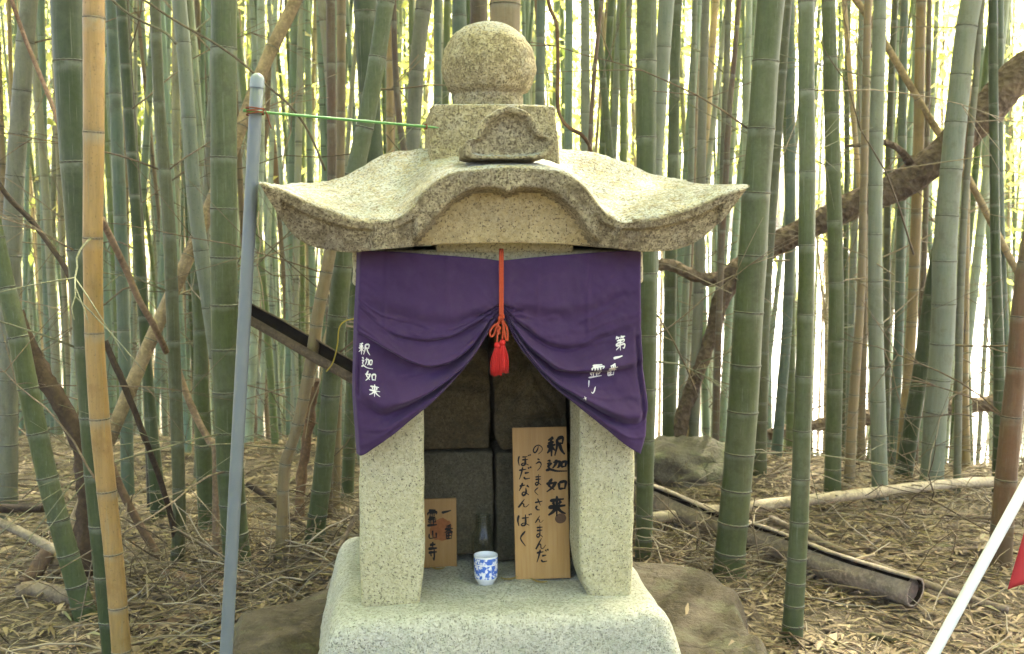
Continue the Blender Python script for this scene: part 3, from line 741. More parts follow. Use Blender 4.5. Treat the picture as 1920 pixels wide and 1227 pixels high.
# ------------------------------------------------------------------ red cord and tassels
def build_cord():
    c0 = loc(940, 590, CY - 0.03)
    e = empty('tassel_cord', world(c0), YAW); tag(e, 'red-orange cord with two red tassels tying up the purple curtain', 'cord')
    def P(px, py, d=0.0): return loc(px, py, CY - 0.026 - d) - c0
    for dx in (-2.1, 2.1):
        pts = [P(940 + dx, 468, -0.03), P(940 + dx, 486, -0.005)] + [P(940 + dx, y, 0.0 + 0.004 * sstep(520, 580, y)) for y in (500, 520, 545, 570, 585)] + [P(939.5 + dx * 0.8, 598, 0.002), P(938.5 + dx * 0.5, 606, -0.012)]
        V, Fc = tube(catmull(pts, 26), 0.0030, 8); mesh('cord', V, Fc, M['red_cord'], e)
    V, Fc = tube(catmull([P(936, 588, 0.006), P(943, 591, 0.006), P(943, 597, 0.005), P(936, 595, 0.006), P(937, 602, 0.004)], 16), 0.0032, 8)
    mesh('knot', V, Fc, M['red_cord'], e)
    V, Fc = tube(catmull([P(938, 596), P(934, 606), P(925, 612), P(919, 622), P(920, 631), P(926, 628), P(931, 614), P(936, 604)], 30), 0.0026, 7); mesh('bow_loop', V, Fc, M['red_cord'], e)
    V, Fc = tube(catmull([P(941, 596), P(945, 606), P(950, 614), P(952, 628), P(951, 640), P(947, 630), P(944, 612), P(941, 602)], 30), 0.0026, 7); mesh('bow_loop', V, Fc, M['red_cord'], e)
    V, Fc = tube(catmull([P(934, 612, 0.004), P(938, 616, 0.006), P(933, 622, 0.006), P(937, 626, 0.005), P(933, 618, 0.006)], 18), 0.0028, 7); mesh('knot', V, Fc, M['red_cord'], e)
    for (hx_, hy_, bx_, by_, wpx) in ((932, 642, 930, 704, 22), (942, 637, 945, 699, 17)):
        V, Fc = tube(catmull([P(hx_ + 2, 604), P(hx_ + 1, 620), P(hx_, hy_)], 10), 0.0023, 7); mesh('cord', V, Fc, M['red_cord'], e)
        a, b = P(hx_, hy_), P(bx_, by_); ax = (b - a); Ln = ax.length; wv = wpx / 800 / 2
        V, Fc = lathe([(0.0005, 0), (0.005, -0.001), (0.0075, -0.006), (0.0065, -0.0115), (0.0052, -0.0125), (0.0005, -0.0125)], 16)
        t = mesh('tassel', [Vector(v) + a for v in V], Fc, M['red_tassel'], e)
        parts = []; rr = random.Random(hx_)
        for k in range(70):
            an, rad = rr.uniform(0, 6.28), math.sqrt(rr.random())
            s0 = a + Vector((0.0045 * rad * math.cos(an), 0.0045 * rad * math.sin(an), -0.012))
            s1 = a + ax * rr.uniform(0.94, 1.02) + Vector((wv * rad * math.cos(an), wv * 0.8 * rad * math.sin(an), 0))
            mid = s0.lerp(s1, 0.45) + Vector(((s1.x - a.x - ax.x * 0.5) * 0.35 + rr.uniform(-.001, .001), 0, 0))
            parts.append(tube(catmull([s0, mid, s1], 5), [0.0011] * 5 + [0.0007], 4))
        V, Fc = join(parts); mesh('fringe', V, Fc, M['red_tassel'], t)
build_cord()

# ------------------------------------------------------------------ stones standing inside the shrine
def relief_block(name, px0, px1, py0, py1, ly, dep, fn, mat, label, cat, tilt=0.0):
    a, b = loc(px0, py1, ly), loc(px1, py0, ly)
    if abs(a.z) < 0.02: a.z = 0.0015
    hx, hz = (b.x - a.x) / 2, (b.z - a.z) / 2; c = Vector(((a.x + b.x) / 2, ly + dep / 2, a.z))
    root = empty(name, world(c), YAW); tag(root, label, cat)
    def warp(q):
        u, v = q.x / hx, (q.z + hz) / (2 * hz); f = fn(u, v)
        fr = sstep(0.0, -dep / 2, q.y)                        # only the front carries the carving
        return (f[0] * hx + tilt * (q.z + hz), q.y - 1.8 * f[1] * fr, q.z + f[2])
    V, Fc = rbox(hx, dep / 2, hz, 0.010, 30, warp, 0.004, 14, px0 * 0.1)
    mesh('stone', [v + Vector((0, 0, hz)) for v in V], Fc, mat, root); return root
def f_block(u, v): return (u, 0.0, 0.0)
def f_left(u, v):
    top_ = 0.045 * (1 - u * u) * sstep(0.75, 1, v)
    d = 0.006 * sstep(0.60, 0.66, v) * -1.2 + 0.010 * math.exp(-((u / 0.5) ** 2 + ((v - 0.82) / 0.1) ** 2)) - 0.004 * math.exp(-(((u + 0.3) / 0.35) ** 2 + ((v - 0.33) / 0.02) ** 2)) - 0.004 * math.exp(-(((u + 0.25) / 0.3) ** 2 + ((v - 0.24) / 0.02) ** 2)) + 0.004 * math.sin(v * 34 + 3 * u * u) * sstep(0.55, 0.7, v)
    return (u, d, top_)
def f_idol(u, v):
    """seated figure carved in relief on a lotus base"""
    d = 0.0
    w_ = 0.86 + 0.14 * sstep(0.0, 0.12, v) * (1 - 0.35 * sstep(0.5, 1.0, v))
    d += 0.024 * max(0, 1 - (u / 0.92) ** 2) * (sstep(0.20, 0.28, v) - sstep(0.36, 0.44, v))            # crossed knees
    d += 0.030 * math.exp(-((u / 0.62) ** 2 + ((v - 0.55) / 0.13) ** 2))                                # chest and arms
    d += 0.034 * math.sqrt(max(0, 1 - (u / 0.30) ** 2 - ((v - 0.81) / 0.11) ** 2))                       # head
    d += 0.008 * math.exp(-((u / 0.2) ** 2 + ((v - 0.43) / 0.05) ** 2))                                  # hands in the lap
    d += 0.0045 * math.sin(abs(u) * 16 + v * 40) * (sstep(0.25, 0.30, v) - sstep(0.55, 0.66, v))         # robe folds
    d += 0.005 * abs(math.sin(u * 7.5)) * (sstep(0.13, 0.16, v) - sstep(0.21, 0.25, v)) - 0.010 * math.exp(-((v - 0.235) / 0.018) ** 2)
    return (u * w_, d, 0)
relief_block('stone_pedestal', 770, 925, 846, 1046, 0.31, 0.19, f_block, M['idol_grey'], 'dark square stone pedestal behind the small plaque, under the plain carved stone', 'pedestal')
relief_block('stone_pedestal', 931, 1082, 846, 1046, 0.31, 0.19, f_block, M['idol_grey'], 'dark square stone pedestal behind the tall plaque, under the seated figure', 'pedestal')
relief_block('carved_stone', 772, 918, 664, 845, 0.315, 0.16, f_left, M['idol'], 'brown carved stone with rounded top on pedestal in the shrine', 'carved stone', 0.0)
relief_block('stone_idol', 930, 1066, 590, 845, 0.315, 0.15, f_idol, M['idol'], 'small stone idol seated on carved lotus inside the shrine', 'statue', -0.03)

# ------------------------------------------------------------------ plaques
def plaque(name, quad, depth_, items, label, mat, src, th=0.011, stamp=None, knot=None):
    """quad: pixel corners TL, TR, BR, BL; the board stands on the shrine floor and leans back"""
    ybl = None
    bl, br = onz(*quad[3], 0.003), onz(*quad[2], 0.003)
    ex = (br - bl); wd = ex.length; ex.normalize()
    tl = at(quad[0][0], quad[0][1], bl.y + depth_); tr = at(quad[1][0], quad[1][1], br.y + depth_)
    ez = ((tl + tr) / 2 - (bl + br) / 2); ht = ez.length; ez.normalize(); ez = (ez - ex * ez.dot(ex)).normalized(); ey = ex.cross(ez) * -1
    if ey.y < 0: ey = -ey
    mtx = Matrix((( ex.x, ey.x, ez.x), (ex.y, ey.y, ez.y), (ex.z, ey.z, ez.z))).to_4x4()
    root = empty(name, (bl + br) / 2); root.rotation_euler = mtx.to_euler(); tag(root, label, 'plaque')
    V, Fc = rbox(wd/2, th/2, ht/2, 0.0015, 5); mesh('board', [v + Vector((0, th/2, ht/2)) for v in V], Fc, mat, root)
    (x0, y0), (x1, y1), (x2, y2), (x3, y3) = src
    def uv(x, y):
        t = (y - (y0 + y1) / 2) / ((y2 + y3) / 2 - (y0 + y1) / 2)
        xa, xb = lerp(x0, x3, t), lerp(x1, x2, t); return (x - xa) / (xb - xa), t
    def put(x, y, lift):
        a, b = uv(x, y); return Vector(((a - 0.5) * wd, -lift, (1 - b) * ht))
    if stamp:
        sx, sy, sr = stamp; V, Fc = [], []
        n = 40
        for k, rr_ in enumerate((0.02, 0.62, 1.0)):
            for i in range(n):
                a = 2 * math.pi * i / n; q = rr_ * sr * (1 + 0.18 * fbm(math.cos(a) * 2.5, math.sin(a) * 2.5, k, 3)); V.append(put(sx + q * math.cos(a), sy + q * math.sin(a), 0.0006))
        Fc = [(k*n + i, k*n + (i+1) % n, (k+1)*n + (i+1) % n, (k+1)*n + i) for k in (0, 1) for i in range(n)]
        mesh('red_stamp', V, Fc, M['stamp'], root)
    if knot:
        kx, ky, ka, kb = knot; n = 26
        V = [put(kx, ky, 0.0005)] + [put(kx + ka * math.cos(2*math.pi*i/n), ky + kb * math.sin(2*math.pi*i/n), 0.0005) for i in range(n)]
        mesh('wood_knot', V, [(0, 1 + i, 1 + (i+1) % n) for i in range(n)], M['knot'], root)
    for ch, cx, cyy, w_, h_, bw, rot in items:
        ca, sa = math.cos(R(rot)), math.sin(R(rot))
        def place(x, y):
            a, b = (x - 50) / 100 * w_, (y - 50) / 100 * h_
            return put(cx + a * ca - b * sa, cyy + a * sa + b * ca, 0.0011)
        V, Fc = brush(G[ch], bw * 0.85, rb, place); mesh('brushed_character', V, Fc, M['ink'], root)
    return root
plaque('wooden_plaque', [(957, 803), (1052, 800), (1070, 1084), (967, 1088)], 0.075,
    [('釈', 398, 228, 125, 150, 14, -4), ('迦', 412, 366, 150, 100, 14, 0), ('如', 413, 507, 145, 110, 14, 0), ('来', 422, 655, 130, 150, 15, -2),
     ('の', 277, 247, 74, 80, 12, 0), ('う', 285, 356, 64, 92, 11, 0), ('ま', 285, 466, 62, 84, 12, 0), ('く', 277, 548, 52, 62, 12, 0), ('さ', 293, 640, 70, 90, 12, 0),
     ('ん', 301, 746, 66, 54, 12, 0), ('ま', 305, 830, 66, 98, 12, 0), ('ん', 316, 920, 80, 82, 11, 0), ('だ', 327, 1006, 92, 100, 11, 0),
     ('ぼ', 182, 325, 92, 84, 11, 0), ('だ', 190, 416, 92, 98, 11, 0), ('な', 190, 530, 82, 100, 12, 0), ('ん', 188, 630, 84, 62, 12, 0), ('ば', 192, 750, 104, 92, 11, 0), ('く', 190, 880, 74, 118, 11, 0)],
    'tall honey-coloured wooden plaque with three columns of black brush writing', M['plank'], [(100, 95), (468, 80), (540, 1160), (143, 1178)], knot=(452, 745, 40, 36))
plaque('wooden_plaque', [(781, 936), (855, 935), (857, 1063), (783, 1066)], 0.015,
    [('一', 345, 245, 130, 90, 30, -8), ('番', 375, 480, 108, 170, 12, 0), ('霊', 182, 310, 118, 190, 13, 0), ('山', 190, 503, 110, 105, 14, -3), ('寺', 190, 690, 110, 210, 13, 0)],
    'short wooden plaque with black brush writing and faded red stamp', M['plank_small'], [(6, 95), (460, 92), (472, 878), (18, 896)], th=0.009, stamp=(285, 450, 130))

# ------------------------------------------------------------------ cup and bottle
def build_cup():
    p = onz(911, 1094, 0.0); r_ = 45 / F * depth(p) / 2
    e = empty('tea_cup', p); tag(e, 'blue and white patterned porcelain tea cup on the shrine floor', 'cup')
    H = 0.077
    def ring(pr, name, mat): V, Fc = lathe(pr, 40); return mesh(name, V, Fc, mat, e)
    ring([(0.001, 0.003), (0.60*r_, 0.003), (0.62*r_, 0.0), (0.66*r_, 0.0), (0.70*r_, 0.006), (0.86*r_, 0.011), (0.955*r_, 0.0185)], 'foot', M['porcelain'])
    ring([(0.955*r_, 0.0185), (0.985*r_, 0.026), (1.0*r_, 0.038), (1.0*r_, 0.054)], 'pattern_body', M['glaze'])
    ring([(1.0*r_, 0.054), (1.008*r_, 0.0545), (1.008*r_, 0.0565), (1.0*r_, 0.057)], 'white_line', M['porcelain'])
    ring([(1.0*r_, 0.057), (1.0*r_, 0.0725)], 'pattern_band', M['glaze'])
    ring([(1.0*r_, 0.0725), (1.0*r_, H - 0.001), (0.985*r_, H), (0.955*r_, H - 0.0005), (0.93*r_, 0.060), (0.90*r_, 0.03), (0.7*r_, 0.014), (0.001, 0.012)], 'rim', M['porcelain'])
build_cup()
def build_bottle():
    p = onz(906, 1068, 0.0); r_ = 43 / F * depth(p) / 2
    e = empty('glass_bottle', p); tag(e, 'clear empty glass bottle with ribbed neck behind the tea cup', 'bottle')
    ztop = at(906, 964, p.y).z; zs = at(906, 1000, p.y).z; zn = at(906, 991, p.y).z
    V, Fc = lathe([(0.001, 0.001), (0.9*r_, 0.0), (r_, 0.006), (r_, zs - 0.010), (0.93*r_, zs - 0.002), (0.68*r_, zn + 0.001), (0.62*r_, zn + 0.006), (0.62*r_, ztop)], 40)
    mesh('body', V, Fc, M['glass'], e)
    for k in range(4):
        z = lerp(zn + 0.012, ztop - 0.004, k / 3)
        V, Fc = lathe([(0.62*r_, z - 0.002), (0.67*r_, z), (0.62*r_, z + 0.002)], 32); mesh('neck_thread', V, Fc, M['glass'], e)
build_bottle()

# ------------------------------------------------------------------ rocks
def boulder(name, c, rx, ry, rz, mat, label, seed, flat=0.0, n=72, m=40, squash=None):
    V = []
    for i in range(n):
        a = 2 * math.pi * i / n
        for j in range(m):
            b = math.pi * (j / (m - 1) - 0.5)
            d = Vector((math.cos(b) * math.cos(a), math.cos(b) * math.sin(a), math.sin(b)))
            k = 1 + 0.20 * fbm(d.x*1.4 + seed, d.y*1.4, d.z*1.4, 3) + 0.09 * fbm(d.x*4 + seed, d.y*4, d.z*4, 5) - 0.10 * abs(fbm(d.x*2.5 + seed, d.y*2.5 + 4, d.z*2.5, 2))
            e = max(abs(d.x), abs(d.y), abs(d.z)) ** flat
            p = Vector((d.x*rx, d.y*ry, d.z*rz)) * (k / e)
            if squash: p = squash(p)
            V.append(p)
    o = mesh(name, V, grid_faces(n, m, close=True), mat, None, True, c); tag(o, label, 'rock'); return o
ROCK_TOP = -0.20
def build_flat_rock():
    out = [onz(a, b, ROCK_TOP) for a, b in ((425, 1227), (440, 1180), (468, 1138), (560, 1112), (648, 1082), (760, 1062), (900, 1052), (1100, 1046), (1215, 1052), (1300, 1060), (1352, 1078), (1378, 1098), (1384, 1140), (1412, 1180), (1436, 1215), (1450, 1260), (1440, 1400), (1300, 1560), (950, 1600), (600, 1560), (430, 1400))]
    c = Vector((0.0, 2.72, 0)); n = 150; m = 46
    A = sorted((math.atan2(p.y - c.y, p.x - c.x), math.hypot(p.x - c.x, p.y - c.y)) for p in out)
    A = [(a - 2*math.pi, r_) for a, r_ in A[-3:]] + A + [(a + 2*math.pi, r_) for a, r_ in A[:3]]
    V = []
    for i in range(n):
        a = -math.pi + 2 * math.pi * i / n; r0 = interp(a, A) * (1 + 0.02 * fbm(math.cos(a) * 6, math.sin(a) * 6, 1, 3))
        for j in range(m):
            t = j / (m - 1)
            if t < 0.7: k = t / 0.7 * 0.97; drop = 0.0
            else: f = (t - 0.7) / 0.3; k = 0.97 + 0.06 * math.sin(f * math.pi / 2) + 0.05 * f; drop = 0.26 * f ** 1.5
            x, y = math.cos(a) * r0 * k, math.sin(a) * r0 * k
            lv = 2.6 * fbm(x * 2.0 + 7, y * 2.0, 1, 3); st_ = math.floor(lv) + sstep(0.0, 0.12, lv - math.floor(lv))
            z = ROCK_TOP - drop + (0.014 * fbm(x * 5, y * 5, 3, 5) + 0.016 * st_) * sstep(0.02, 0.5, t) - 0.012 * k * k
            V.append((x, y, z))
    o = mesh('flat_rock', V, grid_faces(n, m, close=True), M['rock'], None, True, c); tag(o, 'broad flat brown rock that the stone shrine stands on', 'rock')
build_flat_rock()
pb = ray_ground(1285, 905)
boulder('boulder', pb + Vector((0.02, 0.16, 0.0)), 0.27, 0.24, 0.165, M['rock2'], 'grey mossy boulder at the foot of the bamboo behind the shrine', 5.1, 0.3)

# ------------------------------------------------------------------ pole, stake, banner
def build_poles():
    a, b = at(424, 1227, 2.36), at(482, 158, 2.42); dr = (b - a).normalized()
    foot = a + dr * ((gz(a.x, a.y) - 0.05 - a.z) / dr.z)
    e = empty('grey_pole', foot); tag(e, 'leaning grey plastic pipe pole with rounded cap beside the shrine', 'pole')
    r_ = 24.5 / F * depth(b) / 2
    V, Fc = tube([foot + (b - foot) * (k / 24) - foot for k in range(25)], r_, 20); mesh('pipe', V, Fc, M['pvc'], e)
    top_ = at(483, 137, 2.42); ax = (top_ - b)
    pr = [(1.10, -0.35), (1.12, 0.0)] + [(1.10 * math.cos(R(t)) , 0.30 + 0.70 * math.sin(R(t))) for t in range(0, 90, 12)] + [(0.05, 1.0)]
    q = dr.to_track_quat('Z', 'Y'); V, Fc = lathe([(p * r_, z * ax.length) for p, z in pr], 24)
    mesh('cap', [q @ Vector(v) + b - foot for v in V], Fc, M['pvc_cap'], e)
    # green stake tied across
    s0, s1 = at(456, 207.5, 2.385), at(823, 240, 2.66); e2 = empty('green_stake', s0); tag(e2, 'thin bright green garden stake tied across to the grey pole', 'stake')
    pts = [s0.lerp(s1, k / 30) - s0 for k in range(31)]
    rad = [0.0032 * (1 + (0.16 if k % 3 == 0 else 0)) for k in range(30)] + [0.0008]
    V, Fc = tube(pts, rad, 9); mesh('rod', V, Fc, M['stake'], e2)
    t_ = at(478, 209.5, 2.40); P = []
    for k in range(49):
        an = 2 * math.pi * k / 12; P.append(t_ + Vector((0.019 * math.cos(an), 0.022 * math.sin(an), 0.006 * math.sin(an * 0.5) + 0.0035 * (k / 12 - 2))) - s0)
    V, Fc = tube(P, 0.0016, 6); mesh('string_tie', V, Fc, M['string'], e2)
    V, Fc = tube(catmull([P[-1], P[-1] + Vector((0.008, -0.004, -0.012)), P[-1] + Vector((0.012, 0, -0.03)), P[-1] + Vector((0.017, 0, -0.045))], 10), 0.0013, 5); mesh('string_tie', V, Fc, M['string'], e2)
    u = (s1 - s0).normalized(); c = s0.lerp(s1, 0.925); s_ = u.cross(Vector((0, 0, 1))).normalized(); t2 = u.cross(s_)
    P = [c + (s_ * math.cos(k * 0.7) + t2 * math.sin(k * 0.7)) * 0.006 + u * (0.0011 * (k / 9 - 1)) - s0 for k in range(24)]
    V, Fc = tube(P, 0.0015, 5); mesh('string_tie', V, Fc, M['string'], e2)
    # white pole and red banner at the right
    a, b = at(1750, 1227, 2.45), at(1926, 905, 2.62); dr = (b - a).normalized()
    foot = a + dr * ((gz(a.x, a.y) - 0.06 - a.z) / dr.z); tip = a + dr * 1.75
    e3 = empty('white_pole', foot); tag(e3, 'slanting white plastic banner pole stuck in the leaf litter', 'pole')
    V, Fc = tube([foot.lerp(tip, k / 20) - foot for k in range(21)], 0.0135, 16); mesh('pipe', V, Fc, M['white_pole'], e3)
    V, Fc = lathe([(0.0005, 0.012), (0.011, 0.010), (0.0148, 0.004), (0.0148, -0.02)], 16); q = dr.to_track_quat('Z', 'Y')
    mesh('cap', [q @ Vector(v) + tip - foot for v in V], Fc, M['white_pole'], e3)
    # banner hangs from the pole's upper reach; its lower corner swings into view
    B0 = at(1898, 1112, 2.75); rows = []
    p_top = a + dr * 0.62; nu, nv = 26, 30
    V = []
    for i in range(nu):
        u_ = i / (nu - 1)
        for j in range(nv):
            v_ = j / (nv - 1)
            tp = p_top + dr * (0.95 * u_) + Vector((0, 0.014, 0))
            bt = B0 + Vector((0.02 * (1 - v_) + 0.80 * u_, 0.05 * math.sin(u_ * 9) + 0.1 * u_, 0.02 * math.sin(u_ * 7) + 0.06 * u_))
            p = tp.lerp(bt, v_); p += Vector((0, 0.03 * math.sin(u_ * 16 + 2 * v_) * v_, 0)); V.append(p - p_top)
    o = mesh('red_banner', V, grid_faces(nu, nv), M['red_flag'], None, True, p_top); tag(o, 'red cloth banner corner hanging from the white pole', 'banner')
    md = o.modifiers.new('Solidify', 'SOLIDIFY'); md.thickness = 0.0015
build_poles()

# ------------------------------------------------------------------ bamboo
COL = {'green': (0.062, 0.082, 0.024, 0.32), 'deep': (0.036, 0.054, 0.013, 0.2), 'blue': (0.088, 0.126, 0.085, 0.45), 'pale': (0.165, 0.192, 0.138, 0.7),
       'grey': (0.135, 0.132, 0.085, 0.75), 'tan': (0.225, 0.165, 0.082, 0.32), 'yellow': (0.33, 0.205, 0.066, 0.12), 'straw': (0.27, 0.190, 0.078, 0.2), 'brown': (0.100, 0.062, 0.033, 0.45),
       'rust': (0.125, 0.070, 0.034, 0.25), 'olive': (0.072, 0.078, 0.030, 0.35), 'dark': (0.034, 0.027, 0.02, 0.5)}
ring_me = None
def ring_mesh():
    global ring_me
    if ring_me is None:
        pr = [(0.985, -0.16), (1.035, -0.07), (1.05, -0.045), (1.012, -0.012), (1.012, 0.012), (1.055, 0.05), (1.03, 0.09), (0.985, 0.16)]
        V, Fc = lathe(pr, 20); me = bpy.data.meshes.new('node_ring'); me.from_pydata(V, [], Fc); me.update()
        me.polygons.foreach_set('use_smooth', [True] * len(me.polygons)); me.materials.append(M['ring'])
        at_ = me.attributes.new('pz', 'FLOAT', 'POINT'); at_.data.foreach_set('value', [(p[1] + 0.16) / 0.32 for _ in range(20) for p in pr]); ring_me = me
    return ring_me
def stem_mesh(name, centre, radius, nodes, sides=18, lowz=0.35):
    """culm skin from node to node; centre(z) -> (x, y), radius(z)"""
    V, nd, low = [], [], []; rows = []
    fr = [(0.0, 1.02), (0.012, 1.005), (0.05, 0.99), (0.3, 0.985), (0.7, 0.985), (0.93, 0.995), (0.985, 1.01), (0.999, 1.025)]
    for a, b in zip(nodes[:-1], nodes[1:]):
        for f, k in fr: rows.append((lerp(a, b, f), f, k))
    z0 = nodes[0]
    for z, f, k in rows:
        x, y = centre(z); r_ = radius(z) * k
        for s in range(sides):
            an = 2 * math.pi * s / sides; V.append((x + r_ * math.cos(an), y + r_ * math.sin(an), z)); nd.append(f); low.append(max(0, 1 - (z - z0) / lowz))
    n = len(rows); idx = np.arange(n * sides).reshape(n, sides)
    q = np.stack([idx[:-1], np.roll(idx, -1, 1)[:-1], np.roll(idx, -1, 1)[1:], idx[1:]], -1).reshape(-1, 4)
    return np.array(V), q, {'nd': nd, 'low': low}
def twig_parts(start, dirn, length, rnd, r0=0.004, droop=0.0, forks=2):
    parts = []; p = start.copy(); d = dirn.normalized(); pts = [p.copy()]; n = 9
    for i in range(n):
        d = (d + Vector((rnd.gauss(0, .10), rnd.gauss(0, .10), rnd.gauss(0, .08) - droop))).normalized(); p = p + d * (length / n); pts.append(p.copy())
    parts.append(tube(pts, [lerp(r0, r0 * 0.3, i / n) for i in range(n + 1)], 5))
    for k in range(forks):
        i = rnd.randint(2, n - 2); dd = (pts[i+1] - pts[i]).normalized(); ax = Vector((rnd.gauss(0, 1), rnd.gauss(0, 1), rnd.gauss(0, 1)))
        d2 = (dd + ax * 0.5).normalized(); q = pts[i]
        sub = [q + d2 * (length * 0.4 * t / 4) + Vector((0, 0, -0.02 * t * t / 16)) for t in range(5)]
        parts.append(tube(sub, [r0 * 0.55 * (1 - 0.15 * t) for t in range(5)], 4))
    return parts
n_culm = 0
def culm(label, pts, colour, d=None, nodes=None, space=0.20, zt=None, branch=None, sides=18, seed=None, cvar=0.06, lean_y=0.0):
    """pts: (pixel x, pixel y, pixel width) from the top down; the last is the foot"""
    global n_culm; n_culm += 1; rnd = random.Random(n_culm if seed is None else seed)
    if d is None: d = ray_ground(pts[-1][0], min(pts[-1][1], 1226)).y
    P = []
    for px, py, wp in pts:
        q = at(px, py, d); P.append((q, wp / F * depth(q) / 2))
    P.sort(key=lambda t: t[0].z)
    zs = [p.z for p, _ in P]
    slope = (P[-1][0].x - P[-2][0].x) / max(0.05, P[-1][0].z - P[-2][0].z); sb = (P[1][0].x - P[0][0].x) / max(0.05, P[1][0].z - P[0][0].z)
    cx_ = [(p.z, p.x) for p, _ in P]; cr_ = [(p.z, r_) for p, r_ in P]
    zt = zt or max(zs[-1] + 1.0, 3.6 + 0.25 * d)
    def X(z):
        if z > zs[-1]: return P[-1][0].x + slope * (z - zs[-1]) - 0.0 * (z - zs[-1]) ** 2
        if z < zs[0]: return P[0][0].x + sb * (z - zs[0])
        return interp(z, cx_)
    g = gz(X(zs[0]), d) - 0.03
    if pts[-1][1] < 1226 and abs(g - zs[0]) < 0.25: zs0 = min(g, zs[0])
    def centre(z): return (X(z) - X(g), lean_y * (z - g) + 0.004 * math.sin(z * 2.3 + n_culm))
    def radius(z): return max(0.35 * P[-1][1], interp(z, cr_) if z <= zs[-1] else P[-1][1] * (1 - 0.045 * (z - zs[-1]))) * (1.0 + 0.10 * max(0, 1 - (z - g) / 0.12))
    nz = []
    if nodes: nz = sorted(at(960, py, d).z for py in nodes)
    if not nz: nz = [lerp(0.3, 0.3 + space, rnd.random())]
    sp_up = (nz[-1] - nz[-2]) if len(nz) > 1 else space; sp_dn = (nz[1] - nz[0]) if len(nz) > 1 else space
    while nz[-1] < zt: sp_up = min(0.42, sp_up * 1.02); nz.append(nz[-1] + sp_up * rnd.uniform(0.96, 1.04))
    while nz[0] > g: sp_dn = max(0.055, sp_dn * 0.90); nz.insert(0, nz[0] - sp_dn)
    nz[0] = g
    if nz[1] - g < 0.02: nz.pop(1)
    base = Vector((X(g), d, g)); root = empty('bamboo_culm', base)
    tag(root, label, 'bamboo', 'bamboo culms of the grove')
    V, q, at_ = stem_mesh('stem', lambda z: centre(z + g), lambda z: radius(z + g), [z - g for z in nz], sides)
    o = raw('stem', V, q, M['bamboo'], at_, True, root)
    c = COL[colour]; k = rnd.uniform(1 - cvar, 1 + cvar); cc = (c[0]*k, c[1]*k, c[2]*k*rnd.uniform(0.95, 1.05), c[3]); o.color = cc
    ztop_vis = at(960, -60, d).z
    for z in nz[1:]:
        if z > ztop_vis: break
        x, y = centre(z); x2, y2 = centre(z + 0.05); dr = Vector((x2 - x, y2 - y, 0.05)).normalized()
        r_o = link('node_ring', ring_mesh(), None, root, (x, y, z - g), cc)
        r_o.rotation_euler = dr.to_track_quat('Z', 'Y').to_euler(); r_ = radius(z); r_o.scale = (r_, r_, min(r_, 0.034) * 0.85)
    vis = [z for z in nz[1:] if EYE - 0.9 < z < ztop_vis]
    for k in range(rnd.choice([1, 2, 2]) if branch is None else branch + 1):
        if not vis: break
        z = rnd.choice(vis); x, y = centre(z); an = rnd.uniform(0, 6.28)
        dv = Vector((math.cos(an), math.sin(an) * 0.7, rnd.uniform(-0.1, 0.8)))
        s_ = Vector((x, y, z - g)) + Vector((dv.x, dv.y, 0)).normalized() * radius(z) * 0.9
        Vb, Fb = join(twig_parts(s_, dv, rnd.uniform(0.35, 1.0), rnd, rnd.uniform(0.0022, 0.0042), 0.03, 4))
        mesh('branch', Vb, Fb, M['stick'], root, color=rnd.choice([(0.26, 0.21, 0.14, 1), (0.17, 0.125, 0.08, 1), (0.20, 0.20, 0.12, 1)]))
    return root

culm('yellow dead bamboo culm standing against the thick green one', [(177,0,40),(176,300,38),(174,470,36),(176,620,35),(184,760,37),(200,930,36),(212,1040,35),(228,1227,36)], 'yellow', 2.83, [35,249,447,625,786,922,1039,1139,1221], cvar=0)
culm('thick deep green bamboo culm right behind the yellow one', [(127,0,62),(140,250,58),(153,440,54),(163,620,50),(178,840,48),(196,1050,46),(214,1227,44)], 'deep', 3.02, [117,305,469,650,782,890,985,1080], branch=1, cvar=0)
culm('green bamboo culm slanting steeply to its foot beside the yellow one', [(-30,340,36),(-8,450,36),(12,540,36),(28,600,37),(60,760,38),(95,920,39),(130,1050,40),(160,1158,42)], 'green', None, [540,632,728,812,895,975,1040,1098,1135], branch=1)
culm('stout grey-green bamboo culm with bleached side at the edge of the grove', [(54,0,32),(45,100,33),(38,200,34),(30,300,34),(24,420,36),(18,600,36),(14,900,38)], 'grey', 4.6, [80,170,252,330,405,480,560,640], branch=2)
culm('slim pale blue-green culm just past the yellow bamboo', [(208,0,20),(213,115,22),(217,220,23),(222,330,24),(228,500,24),(236,720,24),(240,930,24)], 'blue', None, space=0.25, branch=1)
culm('spindly blackened dead culm with pale blotches', [(236,0,13),(241,120,14),(249,250,15),(257,370,16),(268,540,16),(275,700,16),(285,960,16)], 'dark', None, [100,170,205,290,380,470], space=0.2)
culm('slender olive culm with one brownish streaked side', [(291,0,20),(298,180,21),(308,310,23),(318,450,24),(324,620,24),(331,800,24),(336,950,24),(332,1066,26)], 'olive', None, [192,318,440,545,640,735,830,915,985,1035], branch=2, cvar=0)
culm('pale green culm bowing towards the grey pole', [(336,0,27),(344,80,27),(354,220,26),(362,340,27),(377,470,28),(395,590,29),(408,680,30),(424,790,30),(440,920,30),(452,1050,30)], 'pale', 3.95, [81,222,350,470,577,670,757,840,920,985], branch=2, cvar=0)
culm('thick straight moss-green culm behind the grey pole', [(420,0,48),(420,300,49),(422,620,50),(430,850,50),(440,1000,50),(446,1068,52)], 'green', None, [92,296,392,483,572,655,735,810,880,945,1000], branch=1, cvar=0)
culm('slim grey culm hugging the thick moss-green one', [(404,0,14),(398,160,14),(392,260,14),(386,420,15),(378,620,16),(372,900,17)], 'grey', None, [178,257,332], space=0.2)
